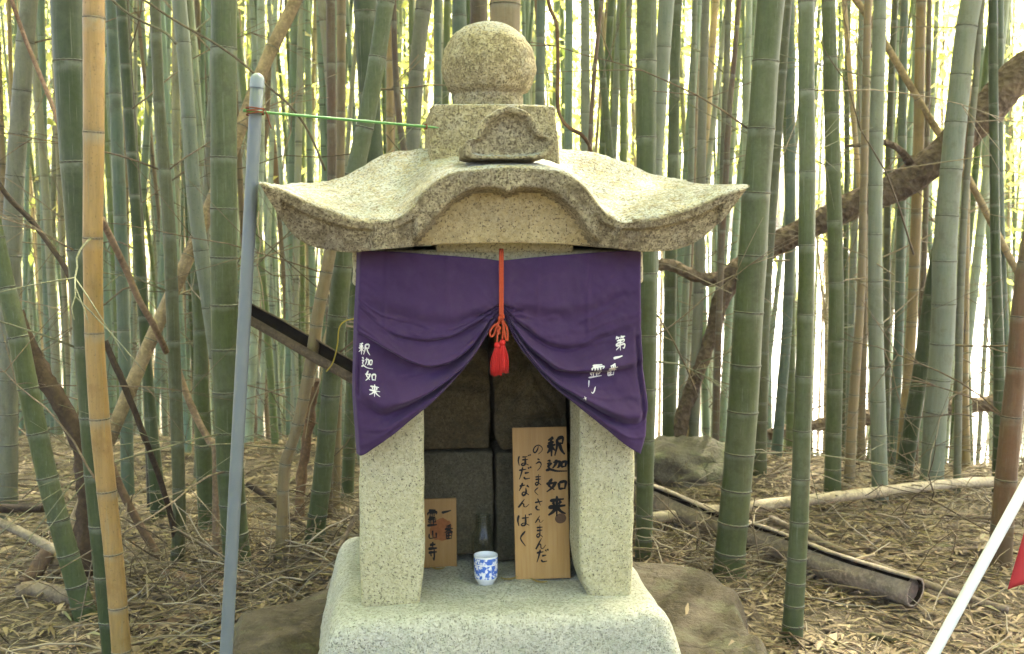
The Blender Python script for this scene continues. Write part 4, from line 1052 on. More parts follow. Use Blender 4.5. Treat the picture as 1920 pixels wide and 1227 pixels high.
culm('dark green culm of middling girth leaning in towards the roof', [(684,0,44),(688,100,42),(692,180,40),(697,280,42),(704,400,43),(712,620,44),(716,900,46)], 'deep', 4.0, [23,177,310,430], branch=0, cvar=0)
culm('brown dead culm paired with a straw one left of the finial', [(620,0,17),(621,150,17),(622,320,18),(619,620,18),(616,900,18)], 'brown', 4.5, [119,232,330,420], cvar=0)
culm('straw-coloured culm paired with a brown one', [(640,0,18),(640,150,17),(638,320,17),(634,620,18),(630,900,18)], 'tan', 4.62, [30,118,210,300,390], cvar=0)
culm('bare tan culm leaning with scarred knobbly lower joints', [(625,440,24),(612,510,24),(596,590,24),(589,640,24),(580,690,23),(562,780,23),(548,830,22),(535,865,22),(530,930,22),(527,1050,22)], 'tan', None, [560,610,665,705,748,795,840,870,920,985], cvar=0, zt=0.98)
culm('fat green culm slanting up behind the roof from beside the curtain edge', [(724,0,33),(706,120,33),(688,220,34),(669,310,36),(652,400,37),(640,520,37),(627,650,36),(618,760,36),(606,880,36),(596,960,36),(588,1022,37)], 'green', None, [4,108,240,330,420,500,592,660,741,806,868,920,965,1000], branch=1)
culm('greenish culm close against the curtain edge', [(664,560,22),(660,700,22),(655,830,24),(650,960,24)], 'green', 4.9, space=0.16, zt=0.95)
culm('big grey culm with dark joints beside the stone ball', [(796,0,31),(788,60,29),(781,130,28),(775,240,28),(770,330,30),(765,620,32),(760,900,34)], 'grey', 4.4, [20,133,243,330], branch=2, cvar=0)
culm('thin brown jointed culm crossing before the grove beside the ball', [(738,0,11),(741,120,11),(748,220,12),(758,290,12),(768,500,12),(775,900,12)], 'brown', 4.3, [40,164,250])
culm('slim bleached tan culm between brown stems', [(731,0,13),(731,280,14),(728,620,15),(725,900,15)], 'straw', 5.4, space=0.24)
culm('blue-green culm of finger girth left of the ball', [(820,0,14),(821,180,15),(822,400,16),(824,900,16)], 'blue', 5.6, [44,115,183], space=0.3)
culm('green culm with pale joint ring rising behind the ball', [(861,0,27),(862,150,28),(864,500,29),(866,900,30)], 'blue', 4.6, [31,150,270])
culm('wide split tan culm above the ball with a black slit', [(947,0,58),(946,120,58),(944,400,58),(940,900,60)], 'tan', 4.1, [10,110,230], cvar=0)
culm('reddish grey sheathed dead culm beside the split tan one', [(898,0,34),(896,120,32),(892,400,30),(890,900,30)], 'brown', 4.7, [60,200], cvar=0)
culm('steel-blue culm just past the finial ball', [(1015,0,17),(1012,190,17),(1010,400,18),(1008,900,18)], 'blue', 4.9, [70,172,260])
culm('pale ringed culm with a dark scratch past the finial', [(1097,0,17),(1098,250,18),(1100,600,18),(1102,900,18)], 'pale', 5.2, [38,96,155,212,268])
culm('bare brown stick-thin culm sloping behind the roof', [(1128,0,8),(1122,60,8),(1115,130,8),(1110,200,8),(1106,280,9),(1096,500,9),(1085,900,9)], 'rust', 4.4, [3,120,233])
culm('fresh green culm with white joint rings behind the roof', [(1118,0,12),(1128,120,13),(1138,230,14),(1144,300,15),(1156,600,16),(1160,900,16)], 'green', 5.6, [147,226,300])
culm('slim pale culm with closely set joints above the roof', [(1163,0,12),(1156,150,13),(1150,280,13),(1142,500,14),(1130,900,15)], 'pale', 5.8, [48,113,176,238])
culm('whitish slim culm next to the closely jointed one', [(1181,0,11),(1174,150,11),(1167,300,11),(1160,500,12),(1150,900,13)], 'pale', 6.2, [55,110,165,222])
culm('sturdy smooth green culm rising behind the roof and curtain edge', [(1213,0,38),(1212,150,39),(1212,300,38),(1214,460,35),(1214,620,34),(1211,800,33),(1208,950,32),(1206,1052,31)], 'green', None, [115,258,395,513,630,730,825,905,965,1010], cvar=0)
culm('smooth pale grey culm tucked behind the sturdy green one', [(1250,0,30),(1244,90,28),(1237,200,26),(1230,300,26),(1222,500,26),(1215,800,26)], 'pale', 4.2, [-20,89,195,300])
culm('even green culm dropping behind the roof tip', [(1270,0,18),(1265,120,20),(1262,300,22),(1258,480,23),(1256,620,25),(1254,860,27)], 'green', None, [150,290,540,590,660,720])
culm('silvery short-jointed thin culm by the forked dead trunk', [(1303,0,11),(1298,200,12),(1293,400,13),(1285,560,14),(1280,700,15),(1276,850,16)], 'pale', None, [85,138,187,240,530,575,612,643,675,703,735], space=0.15)
culm('greyish green culm with fine rings near the forked dead trunk', [(1324,0,15),(1319,150,16),(1315,300,17),(1312,480,19),(1306,650,20),(1300,860,20)], 'grey', None, [26,107,185,262,550,617,680])
culm('weathered brown culm with knotty joints', [(1386,0,9),(1376,120,10),(1366,230,11),(1361,330,12),(1352,480,12),(1345,700,13),(1340,900,13)], 'brown', 5.0, [48,140,222,300])
culm('dull grey culm standing against the knotty brown one', [(1367,0,12),(1362,150,12),(1356,300,12),(1350,500,13),(1344,700,14),(1340,880,14)], 'grey', 5.3, space=0.2)
culm('very thick green culm with dusty bloom, largest of the grove', [(1446,0,52),(1436,116,50),(1428,242,51),(1418,362,53),(1412,480,54),(1404,590,55),(1398,690,56),(1392,780,57),(1382,900,56),(1374,983,57),(1368,1050,58),(1367,1086,62)], 'green', None, [116,242,362,480,586,685,772,850,918,980,1035], cvar=0)
culm('mid green culm standing in front of the fallen logs', [(1511,0,30),(1512,170,30),(1514,320,31),(1513,458,31),(1511,600,31),(1505,800,33),(1499,970,35),(1491,1100,37),(1484,1205,39)], 'green', None, [5,170,322,460,590,706,808,898,978,1046,1092,1134], cvar=0)
culm('even green culm growing behind the fallen pale pole', [(1553,0,25),(1557,150,27),(1561,300,28),(1566,460,28),(1568,620,29),(1564,780,30),(1561,930,31)], 'green', None, [109,213,310,415,530,640,730,812,880], cvar=0)
culm('blue-green culm with a grey top crossing the dead trunk', [(1482,0,16),(1482,180,17),(1482,330,18),(1480,480,19),(1476,600,19),(1464,760,20),(1452,900,21)], 'blue', 5.36, [48,120,187,252,325,553,611,664,720,800])
culm('grey short-jointed culm behind the very thick green one', [(1440,480,20),(1434,560,22),(1430,650,23),(1427,780,24),(1424,890,26)], 'olive', None, [562,610,660,707,755,790,828], zt=2.2)
culm('chalky grey-green culm with evenly spaced dark rings', [(1651,0,24),(1648,100,25),(1644,250,26),(1641,450,26),(1642,620,27),(1646,780,29),(1650,942,30)], 'pale', None, [37,144,247,348,440,528,608,685,752,815,880], cvar=0)
culm('slender teal culm right of the chalky ringed one', [(1696,0,14),(1694,80,15),(1692,250,16),(1690,420,17),(1686,600,18),(1680,740,18),(1674,880,19)], 'blue', None, [82,170,255,405,484,552,620,680,740])
culm('olive slim culm next to the slender teal one', [(1678,0,12),(1671,150,13),(1666,300,13),(1664,450,13),(1663,700,14),(1660,890,15)], 'olive', 5.6, space=0.25)
culm('straw-yellow culm leaning beside the big chalky one', [(1727,0,19),(1724,120,19),(1722,260,20),(1717,430,20),(1712,560,20),(1704,700,20),(1694,820,20),(1688,900,20)], 'straw', 5.38, [5,92,175,300,400,500,543,604,663,718], cvar=0)
culm('brownish thin culm behind the straw-yellow one', [(1743,0,9),(1741,100,10),(1738,250,10),(1732,500,11),(1722,700,11),(1715,900,12)], 'brown', 5.9, space=0.22)
culm('big chalky blue-grey culm with bold dark rings', [(1822,0,39),(1813,50,39),(1802,140,39),(1792,230,40),(1783,320,40),(1775,405,42),(1770,490,44),(1769,572,44),(1766,645,44),(1760,710,43),(1754,775,43),(1750,850,42),(1746,922,44)], 'pale', None, [50,141,230,318,405,490,570,645,712,773,830,880], cvar=0)
culm('thin grey culm pressed against the big chalky one', [(1842,0,12),(1836,65,12),(1829,165,12),(1820,260,12),(1808,400,13),(1800,560,14),(1795,860,14)], 'grey', 4.95, [65,163,255])
culm('dark green curving culm leaning behind the big chalky one', [(1816,0,17),(1800,130,18),(1786,270,20),(1770,410,23),(1755,500,26),(1745,560,28),(1733,650,29),(1722,720,30),(1708,800,31),(1697,870,32),(1687,925,33)], 'deep', 5.12, [470,555,622,680,733,780,825,870], cvar=0)
culm('dark glossy green slim culm in front of the dead trunk', [(1861,0,17),(1862,120,17),(1864,260,17),(1867,450,18),(1872,620,20),(1874,760,22),(1872,905,24)], 'deep', 4.98, [46,122,195,265], space=0.3, cvar=0)
culm('rusty brown dead culm beside the white pole', [(1940,420,33),(1926,490,33),(1917,560,34),(1907,690,36),(1898,780,38),(1884,930,40),(1874,1062,42)], 'rust', None, [493,594,690,782,900,985], cvar=0)
culm('slim blue culm bending near the rusty one', [(1876,0,12),(1874,300,13),(1880,520,14),(1886,650,15),(1888,760,16),(1884,880,17)], 'blue', 5.4, space=0.3)
culm('tan slim culm with a pale lit edge near the dark log', [(1812,300,15),(1810,420,15),(1809,520,16),(1808,640,16),(1808,740,17),(1810,820,18)], 'straw', 6.0, [505,545,620,661,700,762], zt=3.5)
culm('dry tan culm with crowded joints in the bright gap', [(1618,400,14),(1615,520,15),(1611,600,16),(1605,680,18),(1598,780,19),(1592,905,20)], 'tan', None, [528,575,634,700,740,772], cvar=0, zt=3)
culm('dry tan culm twin to the crowded-jointed one', [(1620,560,12),(1618,700,13),(1615,800,14),(1612,900,15)], 'tan', 5.5, space=0.12, zt=2.5)
culm('pale slim culm in the bright gap under the trunk', [(1616,0,12),(1612,150,12),(1608,300,13),(1602,450,13),(1596,620,14),(1590,860,15)], 'pale', 6.3, [78,160,240], space=0.3)
culm('thin green culm with white joints in the bright gap', [(1590,0,11),(1588,150,10),(1588,300,10),(1585,600,12),(1583,850,13)], 'green', 6.6, [3,100,196,244], space=0.25)
culm('grassy green straight culm among the left thicket', [(276,700,20),(283,800,24),(292,900,27),(298,990,28)], 'deep', 4.5, space=0.16, zt=4, branch=1)
culm('stocky green culm left of the grey pole', [(372,560,24),(376,640,26),(378,760,30),(384,900,32),(392,1030,34)], 'green', 4.25, space=0.17, zt=4.4, branch=1)

# ---- background grove: prototypes copied as individuals
def far_protos():
    out = []
    for k in range(10):
        rnd = random.Random(100 + k); H = 9.5; r0 = 1.0
        a1, a2, ph = rnd.uniform(-0.10, 0.10), rnd.uniform(-0.06, 0.06), rnd.uniform(0, 6)
        nodes = [0.0]; s = 0.10
        while nodes[-1] < H: s = min(0.30 + 0.06 * rnd.random(), s * 1.07); nodes.append(nodes[-1] + s)
        V, q, at_ = stem_mesh('p', lambda z: (a1 * (z / 3) ** 2 + 0.02 * math.sin(z + ph), a2 * (z / 3) ** 2 + 0.02 * math.cos(z * 1.2 + ph)), lambda z: 0.043 * (1 - 0.055 * z), nodes, 10)
        me = raw('bamboo_culm', V, q, M['bamboo'], at_, True); data = me.data; bpy.data.objects.remove(me); out.append(data)
    return out
protos = far_protos()
far_kinds = [('green', 'plain green bamboo culm deep in the crowded grove'), ('blue', 'bluish green bamboo culm deep in the crowded grove'), ('pale', 'pale dusty bamboo culm deep in the crowded grove'),
             ('tan', 'dry tan bamboo culm deep in the crowded grove'), ('grey', 'dull grey bamboo culm deep in the crowded grove'), ('deep', 'dark green bamboo culm deep in the crowded grove'), ('brown', 'brown dead bamboo culm deep in the crowded grove')]
placed = []
def far_grove(n):
    rnd = random.Random(21); tries = 0; c = 0
    while c < n and tries < 20000:
        tries += 1
        y = 5.7 + 7.5 * rnd.random() ** 1.1; x = rnd.uniform(-0.56, 0.56) * (y + 0.3)
        u = x / y
        dens = 1.0 if u < -0.05 else (0.35 if u > 0.14 and u < 0.34 else 0.6)
        if rnd.random() > dens: continue
        if any((x - a) ** 2 + (y - b) ** 2 < 0.06 for a, b in placed): continue
        placed.append((x, y)); kind, lab = rnd.choices(far_kinds, [6, 7, 6, 3.2, 3, 2.5, 1.4])[0]
        o = link('bamboo_culm', rnd.choice(protos), None, None, (x, y, gz(x, y) - 0.05))
        o.rotation_euler = (rnd.gauss(0, 0.035), rnd.gauss(0, 0.045), rnd.uniform(0, 6.28)); s = rnd.uniform(0.26, 0.78); o.scale = (s, s, rnd.uniform(0.8, 1.1))
        cc = COL[kind]; k = rnd.uniform(1.5, 2.2); o.color = (cc[0]*k, cc[1]*k, cc[2]*k, cc[3])  # far culms lightened beyond the near ones, standing in for haze and light
        tag(o, lab, 'bamboo', 'bamboo culms of the grove'); c += 1
far_grove(240)
def far_mat():
    m = NT('bamboo_far', 0.55, 0.3); nd = m.attr('nd')
    c = m.ramp(m.attr('rnd'), [(0.0, (0.085, 0.125, 0.06)), (0.25, (0.155, 0.21, 0.125)), (0.55, (0.205, 0.26, 0.19)), (0.72, (0.26, 0.285, 0.21)), (0.86, (0.33, 0.265, 0.155)), (1.0, (0.14, 0.095, 0.06))])  # stem colours raised too, so the distance looks bright and hazy
    c = m.mix(m.math('MULTIPLY', m.val(m.noise(m.coord(), 6, 4), 0.4, 0.65), 0.4), c, m.mix(1.0, c, (0.55, 0.55, 0.5), 'MULTIPLY'))
    m.base(m.mix(m.ramp(nd, [(0.0, (1, 1, 1)), (0.06, (0, 0, 0)), (0.9, (0, 0, 0)), (0.97, (0.3, 0.3, 0.3))]), c, (0.05, 0.045, 0.03))); return m.m
M['bamboo_far'] = far_mat()
def thicket(n):
    """the far wood beyond: reads as one mass"""
    rnd = random.Random(5); VV, QQ, nd, rn, off = [], [], [], [], 0; sd_ = 6
    ring_ = [(math.cos(6.2832 * k / sd_), math.sin(6.2832 * k / sd_)) for k in range(sd_)]
    for _ in range(n):
        y = 7.0 + 24 * rnd.random() ** 1.2; x = rnd.uniform(-0.6, 0.6) * y; u = x / y
        if u > -0.02 and rnd.random() < (0.62 if 0.10 < u < 0.30 else 0.40): continue
        s = rnd.uniform(0.22, 0.72); r0 = 0.045 * s; z0 = gz(x, y) - 0.1; H = rnd.uniform(9, 13) - z0; lx, ly_ = rnd.gauss(0, 0.04), rnd.gauss(0, 0.03); c_ = rnd.uniform(-0.004, 0.004); rv = rnd.random()
        z = 0.0; rows = 0; stp = rnd.uniform(0.24, 0.34)
        while z < H:
            for dz, v in ((0, 0.0), (0.03, 0.1), (stp - 0.04, 0.88), (stp - 0.008, 1.0)):
                zz = z + dz; rr = r0 * (1 - 0.045 * zz) * (1.06 if v in (0.0, 1.0) else 1)
                ax, ay = x + lx * zz + c_ * zz * zz, y + ly_ * zz
                for ca, sa in ring_: VV.append((ax + rr * ca, ay + rr * sa, z0 + zz)); nd.append(v); rn.append(rv)
                rows += 1
            z += stp
        for i in range(rows - 1):
            for k in range(sd_):
                k2 = (k + 1) % sd_; QQ.append((off + i*sd_ + k, off + i*sd_ + k2, off + (i+1)*sd_ + k2, off + (i+1)*sd_ + k))
        off += rows * sd_
    o = raw('bamboo_thicket', np.array(VV), np.array(QQ), M['bamboo_far'], {'nd': nd, 'rnd': rn}, True)
    tag(o, 'distant mass of bamboo stems beyond the grove', 'bamboo', kind='stuff')
thicket(900)

def foliage():
    """leaf sprays hanging among the far culms"""
    N = 95000; C = 1700
    cy_ = rng.uniform(8.5, 30, C); cx_ = rng.uniform(-0.62, 0.62, C) * cy_
    el = rng.beta(1.7, 1.6, C)                                      # height as seen: thin low down, thick above
    cz_ = EYE + cy_ * (-0.05 + 0.36 * el)
    gap = (cx_ / cy_ > 0.14) & (cx_ / cy_ < 0.34) & (el < 0.55); keep = ~(gap & (rng.random(C) < 0.8)); cx_, cy_, cz_ = cx_[keep], cy_[keep], cz_[keep]
    idx = rng.integers(0, len(cx_), N); sp = 0.030 * cy_[idx] + 0.12
    P = np.stack([cx_[idx] + rng.normal(0, 1, N) * sp, cy_[idx] + rng.normal(0, 1, N) * sp, cz_[idx] + rng.normal(0, 0.85, N) * sp], 1)
    ln = rng.uniform(0.05, 0.12, N) * (1 + 0.03 * P[:, 1]); wd = ln * rng.uniform(0.13, 0.2, N)
    a = rng.uniform(0, 2 * np.pi, N); t = rng.normal(-0.6, 0.5, N)
    D = np.stack([np.cos(a) * np.cos(t), np.sin(a) * np.cos(t), np.sin(t)], 1); b = rng.normal(0, 1, (N, 3)); B = np.cross(D, b); B /= np.linalg.norm(B, axis=1, keepdims=True)
    V = np.stack([P, P + D * ln[:, None] * 0.4 + B * wd[:, None], P + D * ln[:, None], P + D * ln[:, None] * 0.4 - B * wd[:, None]], 1).reshape(-1, 3)
    Fq = np.arange(N * 4).reshape(N, 4); r_ = np.repeat(np.clip(rng.normal(0.68, 0.2, N), 0, 1), 4)
    o = raw('bamboo_foliage', V, Fq, M['foliage'], {'rnd': r_}); tag(o, 'yellow-green bamboo leaves hanging through the far grove', 'foliage', kind='stuff')
foliage()

def canopy():
    """the leaf roof of the grove, overhead and out of the picture; it shades the shrine"""
    N = 70000; C = 2300
    cx_ = rng.uniform(-9, 9, C); cy_ = rng.uniform(-4.5, 12.0, C); cz_ = rng.uniform(6.2, 9.5, C)
    idx = rng.integers(0, C, N)
    P = np.stack([cx_[idx] + rng.normal(0, 0.5, N), cy_[idx] + rng.normal(0, 0.5, N), cz_[idx] + rng.normal(0, 0.3, N)], 1)
    ln = rng.uniform(0.18, 0.34, N); wd = ln * rng.uniform(0.12, 0.18, N); a = rng.uniform(0, 2 * np.pi, N); t = rng.normal(-0.3, 0.4, N)
    D = np.stack([np.cos(a) * np.cos(t), np.sin(a) * np.cos(t), np.sin(t)], 1); b = rng.normal(0, 0.5, (N, 3)) + [0, 0, 1]; B = np.cross(D, b); B /= np.linalg.norm(B, axis=1, keepdims=True)
    V = np.stack([P, P + D * ln[:, None] * 0.4 + B * wd[:, None], P + D * ln[:, None], P + D * ln[:, None] * 0.4 - B * wd[:, None]], 1).reshape(-1, 3)
    o = raw('bamboo_canopy', V, np.arange(N * 4).reshape(N, 4), M['foliage'], {'rnd': np.repeat(np.clip(rng.normal(0.4, 0.2, N), 0, 1), 4)})
    tag(o, 'leafy bamboo canopy overhead', 'foliage', kind='stuff')
canopy()

# ------------------------------------------------------------------ fallen trunk, culms and sticks
def trunk():
    d = 5.14
    def P(px, py, dd=0.0): return at(px, py, d + dd)
    main = [P(2050, 20, -0.2), P(1985, 85, -0.1), P(1900, 150), P(1845, 215), P(1770, 285), P(1690, 345), P(1600, 385), P(1530, 420), P(1450, 462), P(1400, 495), P(1372, 520)]
    rad = [0.088, 0.086, 0.083, 0.08, 0.076, 0.072, 0.066, 0.060, 0.054, 0.052, 0.05]
    base = Vector((P(1272, 838).x, d, gz(P(1272, 838).x, d)))
    e = empty('fallen_tree', base); tag(e, 'dark brown dead tree trunk fallen diagonally through the bamboo', 'tree')
    def add(name, pts, rr, n, s=14, j=0.30):
        q = catmull(pts, n); r2 = [interp(k / n * (len(pts) - 1), list(enumerate(rr))) for k in range(n + 1)]
        V, Fc = tube([p - base for p in q], r2, s, jitter=j, seed=n); mesh(name, V, Fc, M['bark'], e)
    add('trunk', main, rad, 110, 20, 0.16)
    add('limb', [P(1378, 512), P(1350, 570), P(1338, 620), P(1318, 670), P(1296, 735), P(1280, 780), P(1272, 850), Vector((base.x, d, base.z - 0.03))], [0.046, 0.04, 0.036, 0.035, 0.037, 0.034, 0.03, 0.026], 50, 12, 0.3)
    add('limb', [P(1385, 505), P(1350, 521), P(1325, 524), P(1290, 513), P(1265, 500), P(1235, 497), P(1205, 512), P(1180, 520)], [0.055, 0.034, 0.031, 0.030, 0.029, 0.028, 0.026, 0.022], 40, 12, 0.2)
    add('limb', [P(1716, 322, 0.0), P(1690, 285, -0.06), P(1660, 268, -0.15), P(1620, 272, -0.18), P(1585, 274, -0.2)], [0.022, 0.017, 0.014, 0.010, 0.005], 26, 8, 0.4)
trunk()
def lying(name, label, pts, wpx, colour, nodes=0.2, cat='bamboo', split=False, group=None, sides=14, mat=None, jit=0.0, lift=0.0):
    """fallen culm or stick through pixel points (px, py, depth)"""
    P = [at(*p) if len(p) == 3 else ray_ground(p[0], p[1] + wpx * 0.5) + Vector((0, 0, lift + wpx / F * ray_ground(*p).y / 2)) for p in pts]; base = P[-1].copy()
    r0 = wpx / F * depth(P[len(P)//2]) / 2; q = catmull(P, 40)
    Ln = sum((q[i+1] - q[i]).length for i in range(40))
    root = empty(name, base); tag(root, label, cat, group)
    if split:                                       # an open half shell
        V = []; n = len(q); arc = 12
        dr = (q[-1] - q[0]).normalized(); s_ = dr.cross(Vector((0, 0, 1))).normalized(); upv = s_.cross(dr)
        for inner in (0, 1):
            for i in range(n):
                for k in range(arc + 1):
                    a = R(split[0]) + R(split[1]) * (k / arc - 0.5); rr = r0 * (0.86 if inner else 1.0) * (1 + 0.10 * fbm(q[i].x * 5 + math.cos(a), q[i].y * 5 + math.sin(a), q[i].z * 5, 4))
                    V.append(q[i] - base + (s_ * math.cos(a) + upv * math.sin(a)) * rr)
        m = arc + 1; Fc = []
        for i in range(n - 1):
            for k in range(arc):
                a = i*m + k; Fc.append((a, a + 1, a + m + 1, a + m)); o_ = n*m; Fc.append((o_ + a, o_ + a + m, o_ + a + m + 1, o_ + a + 1))
            for k in (0, arc):
                a = i*m + k; o_ = n*m; Fc.append((a, a + m, o_ + a + m, o_ + a))
        for i in (0, n - 1):
            for k in range(arc): a = i*m + k; o_ = n*m; Fc.append((a, a + 1, o_ + a + 1, o_ + a))
        mesh('shell', V, Fc, mat or M['stick'], root, color=colour)
        Vi = [v for i in range(n) for k in range(m) for v in [V[n*m + i*m + k].lerp(q[i] - base, 0.02)]]
        ec = [q[-2] - base + (s_ * math.cos(6.2832 * k / 24) + upv * math.sin(6.2832 * k / 24)) * r0 * 0.88 for k in range(24)]
        if split[1] > 300: mesh('end_wall', ec + [q[-2] - base - dr * 0.006], [(k, (k + 1) % 24, 24) for k in range(24)], M['stick'], root, color=tuple(x * 0.55 for x in colour[:3]) + (1,))
        mesh('hollow_lining', Vi, grid_faces(n, m), M['rot'], root)  # near-black sheet carrying the hollow's shade in its colour
        return root
    rad = [r0 * (1 + (0.05 if nodes and abs((i / 40 * Ln) % nodes) < Ln / 40 else 0)) for i in range(41)]
    V, Fc = tube([p - base for p in q], rad, sides, jitter=jit, seed=wpx); mesh('stem', V, Fc, mat or M['stick'], root, color=colour)
    if nodes:
        k = nodes * 0.6
        while k < Ln - 0.03:
            i = k / Ln * 40; a = q[int(i)].lerp(q[min(40, int(i) + 1)], i - int(i)); dr = (q[min(40, int(i) + 1)] - q[int(i)]).normalized()
            o = link('node_ring', ring_mesh(), None, root, a - base, colour); o.rotation_euler = dr.to_track_quat('Z', 'Y').to_euler(); o.scale = (r0*1.02, r0*1.02, r0*0.7); k += nodes
    return root
C_TAN, C_PALE, C_BRN, C_GREY, C_DK = (0.27, 0.20, 0.115, 1), (0.42, 0.355, 0.245, 1), (0.13, 0.085, 0.05, 1), (0.24, 0.21, 0.16, 1), (0.065, 0.046, 0.03, 1)
lying('dead_bamboo', 'smooth tan dead culm leaning diagonally across the left thicket', [(590,-70,4.35), (540,30,4.3), (497,120,4.25), (440,270,4.15), (395,385,4.1), (350,490,4.05), (282,640,3.98), (215,800,3.9), (150,960,3.82), (100,1075,3.76)], 25, (0.31, 0.235, 0.13, 1), 0.30)
lying('dead_bamboo', 'dark rotten split culm slumped behind the slanting green one', [(28,585,3.7), (50,650,3.7), (84,715,3.68), (125,775,3.66), (150,835,3.64), (160,900,3.62), (162,1080,3.56)], 34, (0.075, 0.05, 0.03, 1), 0, jit=0.5)
lying('dead_bamboo', 'open split culm with black hollow sloping behind the curtain', [(440,572,3.72), (560,640,3.64), (660,697,3.56), (800,775,3.45), (930,850,3.36)], 40, (0.15, 0.115, 0.07, 1), split=(236, 272))
lying('dead_bamboo', 'narrow brown culm propped among the left stems', [(200,850,4.0), (226,915,3.95), (262,985,3.92), (290,1032,3.9), (318,1078,3.86)], 15, C_BRN, 0.16)
lying('dead_branch', 'dark thin crooked branch arching down the left thicket', [(196,640,3.6), (214,680,3.6), (232,720,3.6), (256,780,3.62), (282,850,3.65), (300,900,3.68), (318,960,3.72), (328,1010,3.78), (330,1075,3.8)], 11, C_DK, 0, 'branch', jit=0.4)
lying('dead_branch', 'long dark branch slanting past the thick green culm', [(-20,320,3.5), (20,375,3.5), (60,415,3.48), (100,470,3.45), (135,530,3.42), (165,640,3.4)], 10, C_DK, 0, 'branch', jit=0.3)
lying('dead_branch', 'reddish straight branch crossing in front of the thick green culm', [(12,-30,3.4), (30,25,3.4), (50,80,3.38), (75,140,3.34), (95,190,3.3), (112,240,3.24)], 8, (0.20, 0.125, 0.08, 1), 0, 'branch')
lying('dead_branch', 'tan forked stick rising behind the yellow culm', [(190,410,3.4), (212,455,3.45), (236,505,3.5), (262,565,3.55), (288,610,3.6), (312,660,3.7)], 12, (0.24, 0.165, 0.10, 1), 0, 'branch')
lying('dead_branch', 'stout tan stick with swollen joint by the grey pole', [(332,690,3.9), (350,740,3.88), (372,790,3.85), (394,830,3.82), (404,850,3.8), (404,1055,3.8)], 13, (0.29, 0.205, 0.125, 1), 0, 'branch')
lying('dead_branch', 'thin wire-like branch running over to the grey pole cap', [(190,-20,3.2), (230,18,3.2), (270,42,3.18), (310,62,3.15), (330,82,3.1)], 5, (0.13, 0.12, 0.075, 1), 0, 'branch')
lying('dead_branch', 'long hair-thin twig passing above the green stake', [(255,-10,3.3), (330,40,3.3), (400,80,3.28), (450,115,3.26), (500,160,3.25), (545,200,3.25), (580,250,3.3), (610,320,3.35)], 4.5, (0.12, 0.10, 0.06, 1), 0, 'branch')
lying('dead_branch', 'knobby brown branch hooking down beside the finial block', [(1024,-20,3.7), (1032,18,3.7), (1044,48,3.7), (1046,120,3.7), (1046,200,3.7), (1056,228,3.7), (1072,243,3.7), (1094,256,3.72), (1112,300,3.75), (1120,420,3.8), (1118,1000,3.9)], 7, (0.14, 0.085, 0.045, 1), 0, 'branch', jit=0.4)
lying('dead_bamboo', 'split straw culm slanting down across the bright right grove', [(1590,-20,5.36), (1640,50,5.36), (1686,126,5.36), (1746,227,5.36), (1812,329,5.36), (1860,420,5.36), (1905,505,5.36), (1960,610,5.36)], 13, (0.33, 0.25, 0.13, 1), 0.28)
lying('fallen_log', 'thick weathered split bamboo log lying behind the shrine in the litter', [(1150,915), (1220,942), (1330,990), (1450,1030), (1560,1075), (1660,1108), (1715,1125)], 52, (0.30, 0.25, 0.185, 1), 0.45, 'log', split=(243, 334), lift=0.028)
lying('dead_bamboo', 'long pale fallen pole stretching across to the rusty culm', [(1205,996), (1340,981), (1450,967), (1600,950), (1760,930), (1885,921)], 21, (0.42, 0.355, 0.24, 1), 0.36, lift=0.05)
lying('dead_bamboo', 'thin grey pole running from the log towards the white pole', [(1440,978), (1530,1022), (1620,1060), (1700,1092), (1800,1128), (1888,1155)], 14, (0.22, 0.18, 0.13, 1), 0.34, lift=0.02)
lying('dead_branch', 'flattened strip of pale culm beside the weathered log', [(1500,985), (1580,1040), (1680,1090), (1770,1130)], 9, (0.36, 0.29, 0.19, 1), 0, 'branch')
lying('dead_branch', 'short pale stick leaning on the weathered log', [(1512,1085,3.72), (1560,1062,3.76), (1672,1100,3.62)][:2] + [(1640,1040,3.8)], 6, (0.38, 0.31, 0.20, 1), 0, 'branch')
lying('dead_branch', 'forked pale twig standing up from the litter by the rusty culm', [(1722,990,4.3), (1720,1020,4.28), (1728,1060,4.22), (1727,1095,4.12)], 6, (0.42, 0.36, 0.26, 1), 0, 'branch')
lying('dead_branch', 'tilted bare twig in the litter near the rusty culm', [(1782,1025,4.2), (1765,1058,4.1), (1744,1090,4.0)], 5, (0.36, 0.30, 0.2, 1), 0, 'branch')
lying('dead_branch', 'brown stick lying level under the long pale pole', [(1690,958), (1800,966), (1900,975)], 9, (0.22, 0.165, 0.11, 1), 0, 'branch')
lying('dead_branch', 'grey stick lying behind the forked twig', [(1640,1052), (1740,1035), (1850,1028)], 10, (0.25, 0.2, 0.14, 1), 0, 'branch')
lying('dead_branch', 'bent brown stick lying at the back of the right clearing', [(1560,1028), (1640,1030), (1700,1040)], 9, (0.23, 0.17, 0.11, 1), 0, 'branch')
lying('fallen_log', 'dark log resting level far behind the rusty culm', [(1610,785,7.4), (1700,772,7.4), (1830,760,7.4), (1960,750,7.4)], 30, (0.07, 0.05, 0.035, 1), 0, 'log', jit=0.3, mat=M['bark'])
lying('fallen_log', 'long dark log lying across the bright gap', [(1440,815,7.2), (1520,800,7.2), (1600,785,7.2), (1680,785,7.2)], 22, (0.09, 0.065, 0.045, 1), 0, 'log', jit=0.3, mat=M['bark'])
lying('fallen_log', 'short bleached log lying at the left edge of the litter', [(30,1110), (70,1105), (120,1118), (175,1128)], 34, (0.21, 0.165, 0.11, 1), 0, 'log', jit=0.25)
lying('fallen_log', 'dark broken log end poking up at the left edge', [(-40,955,4.3), (30,953,4.3), (82,952,4.28)], 16, C_DK, 0, 'log', jit=0.3)
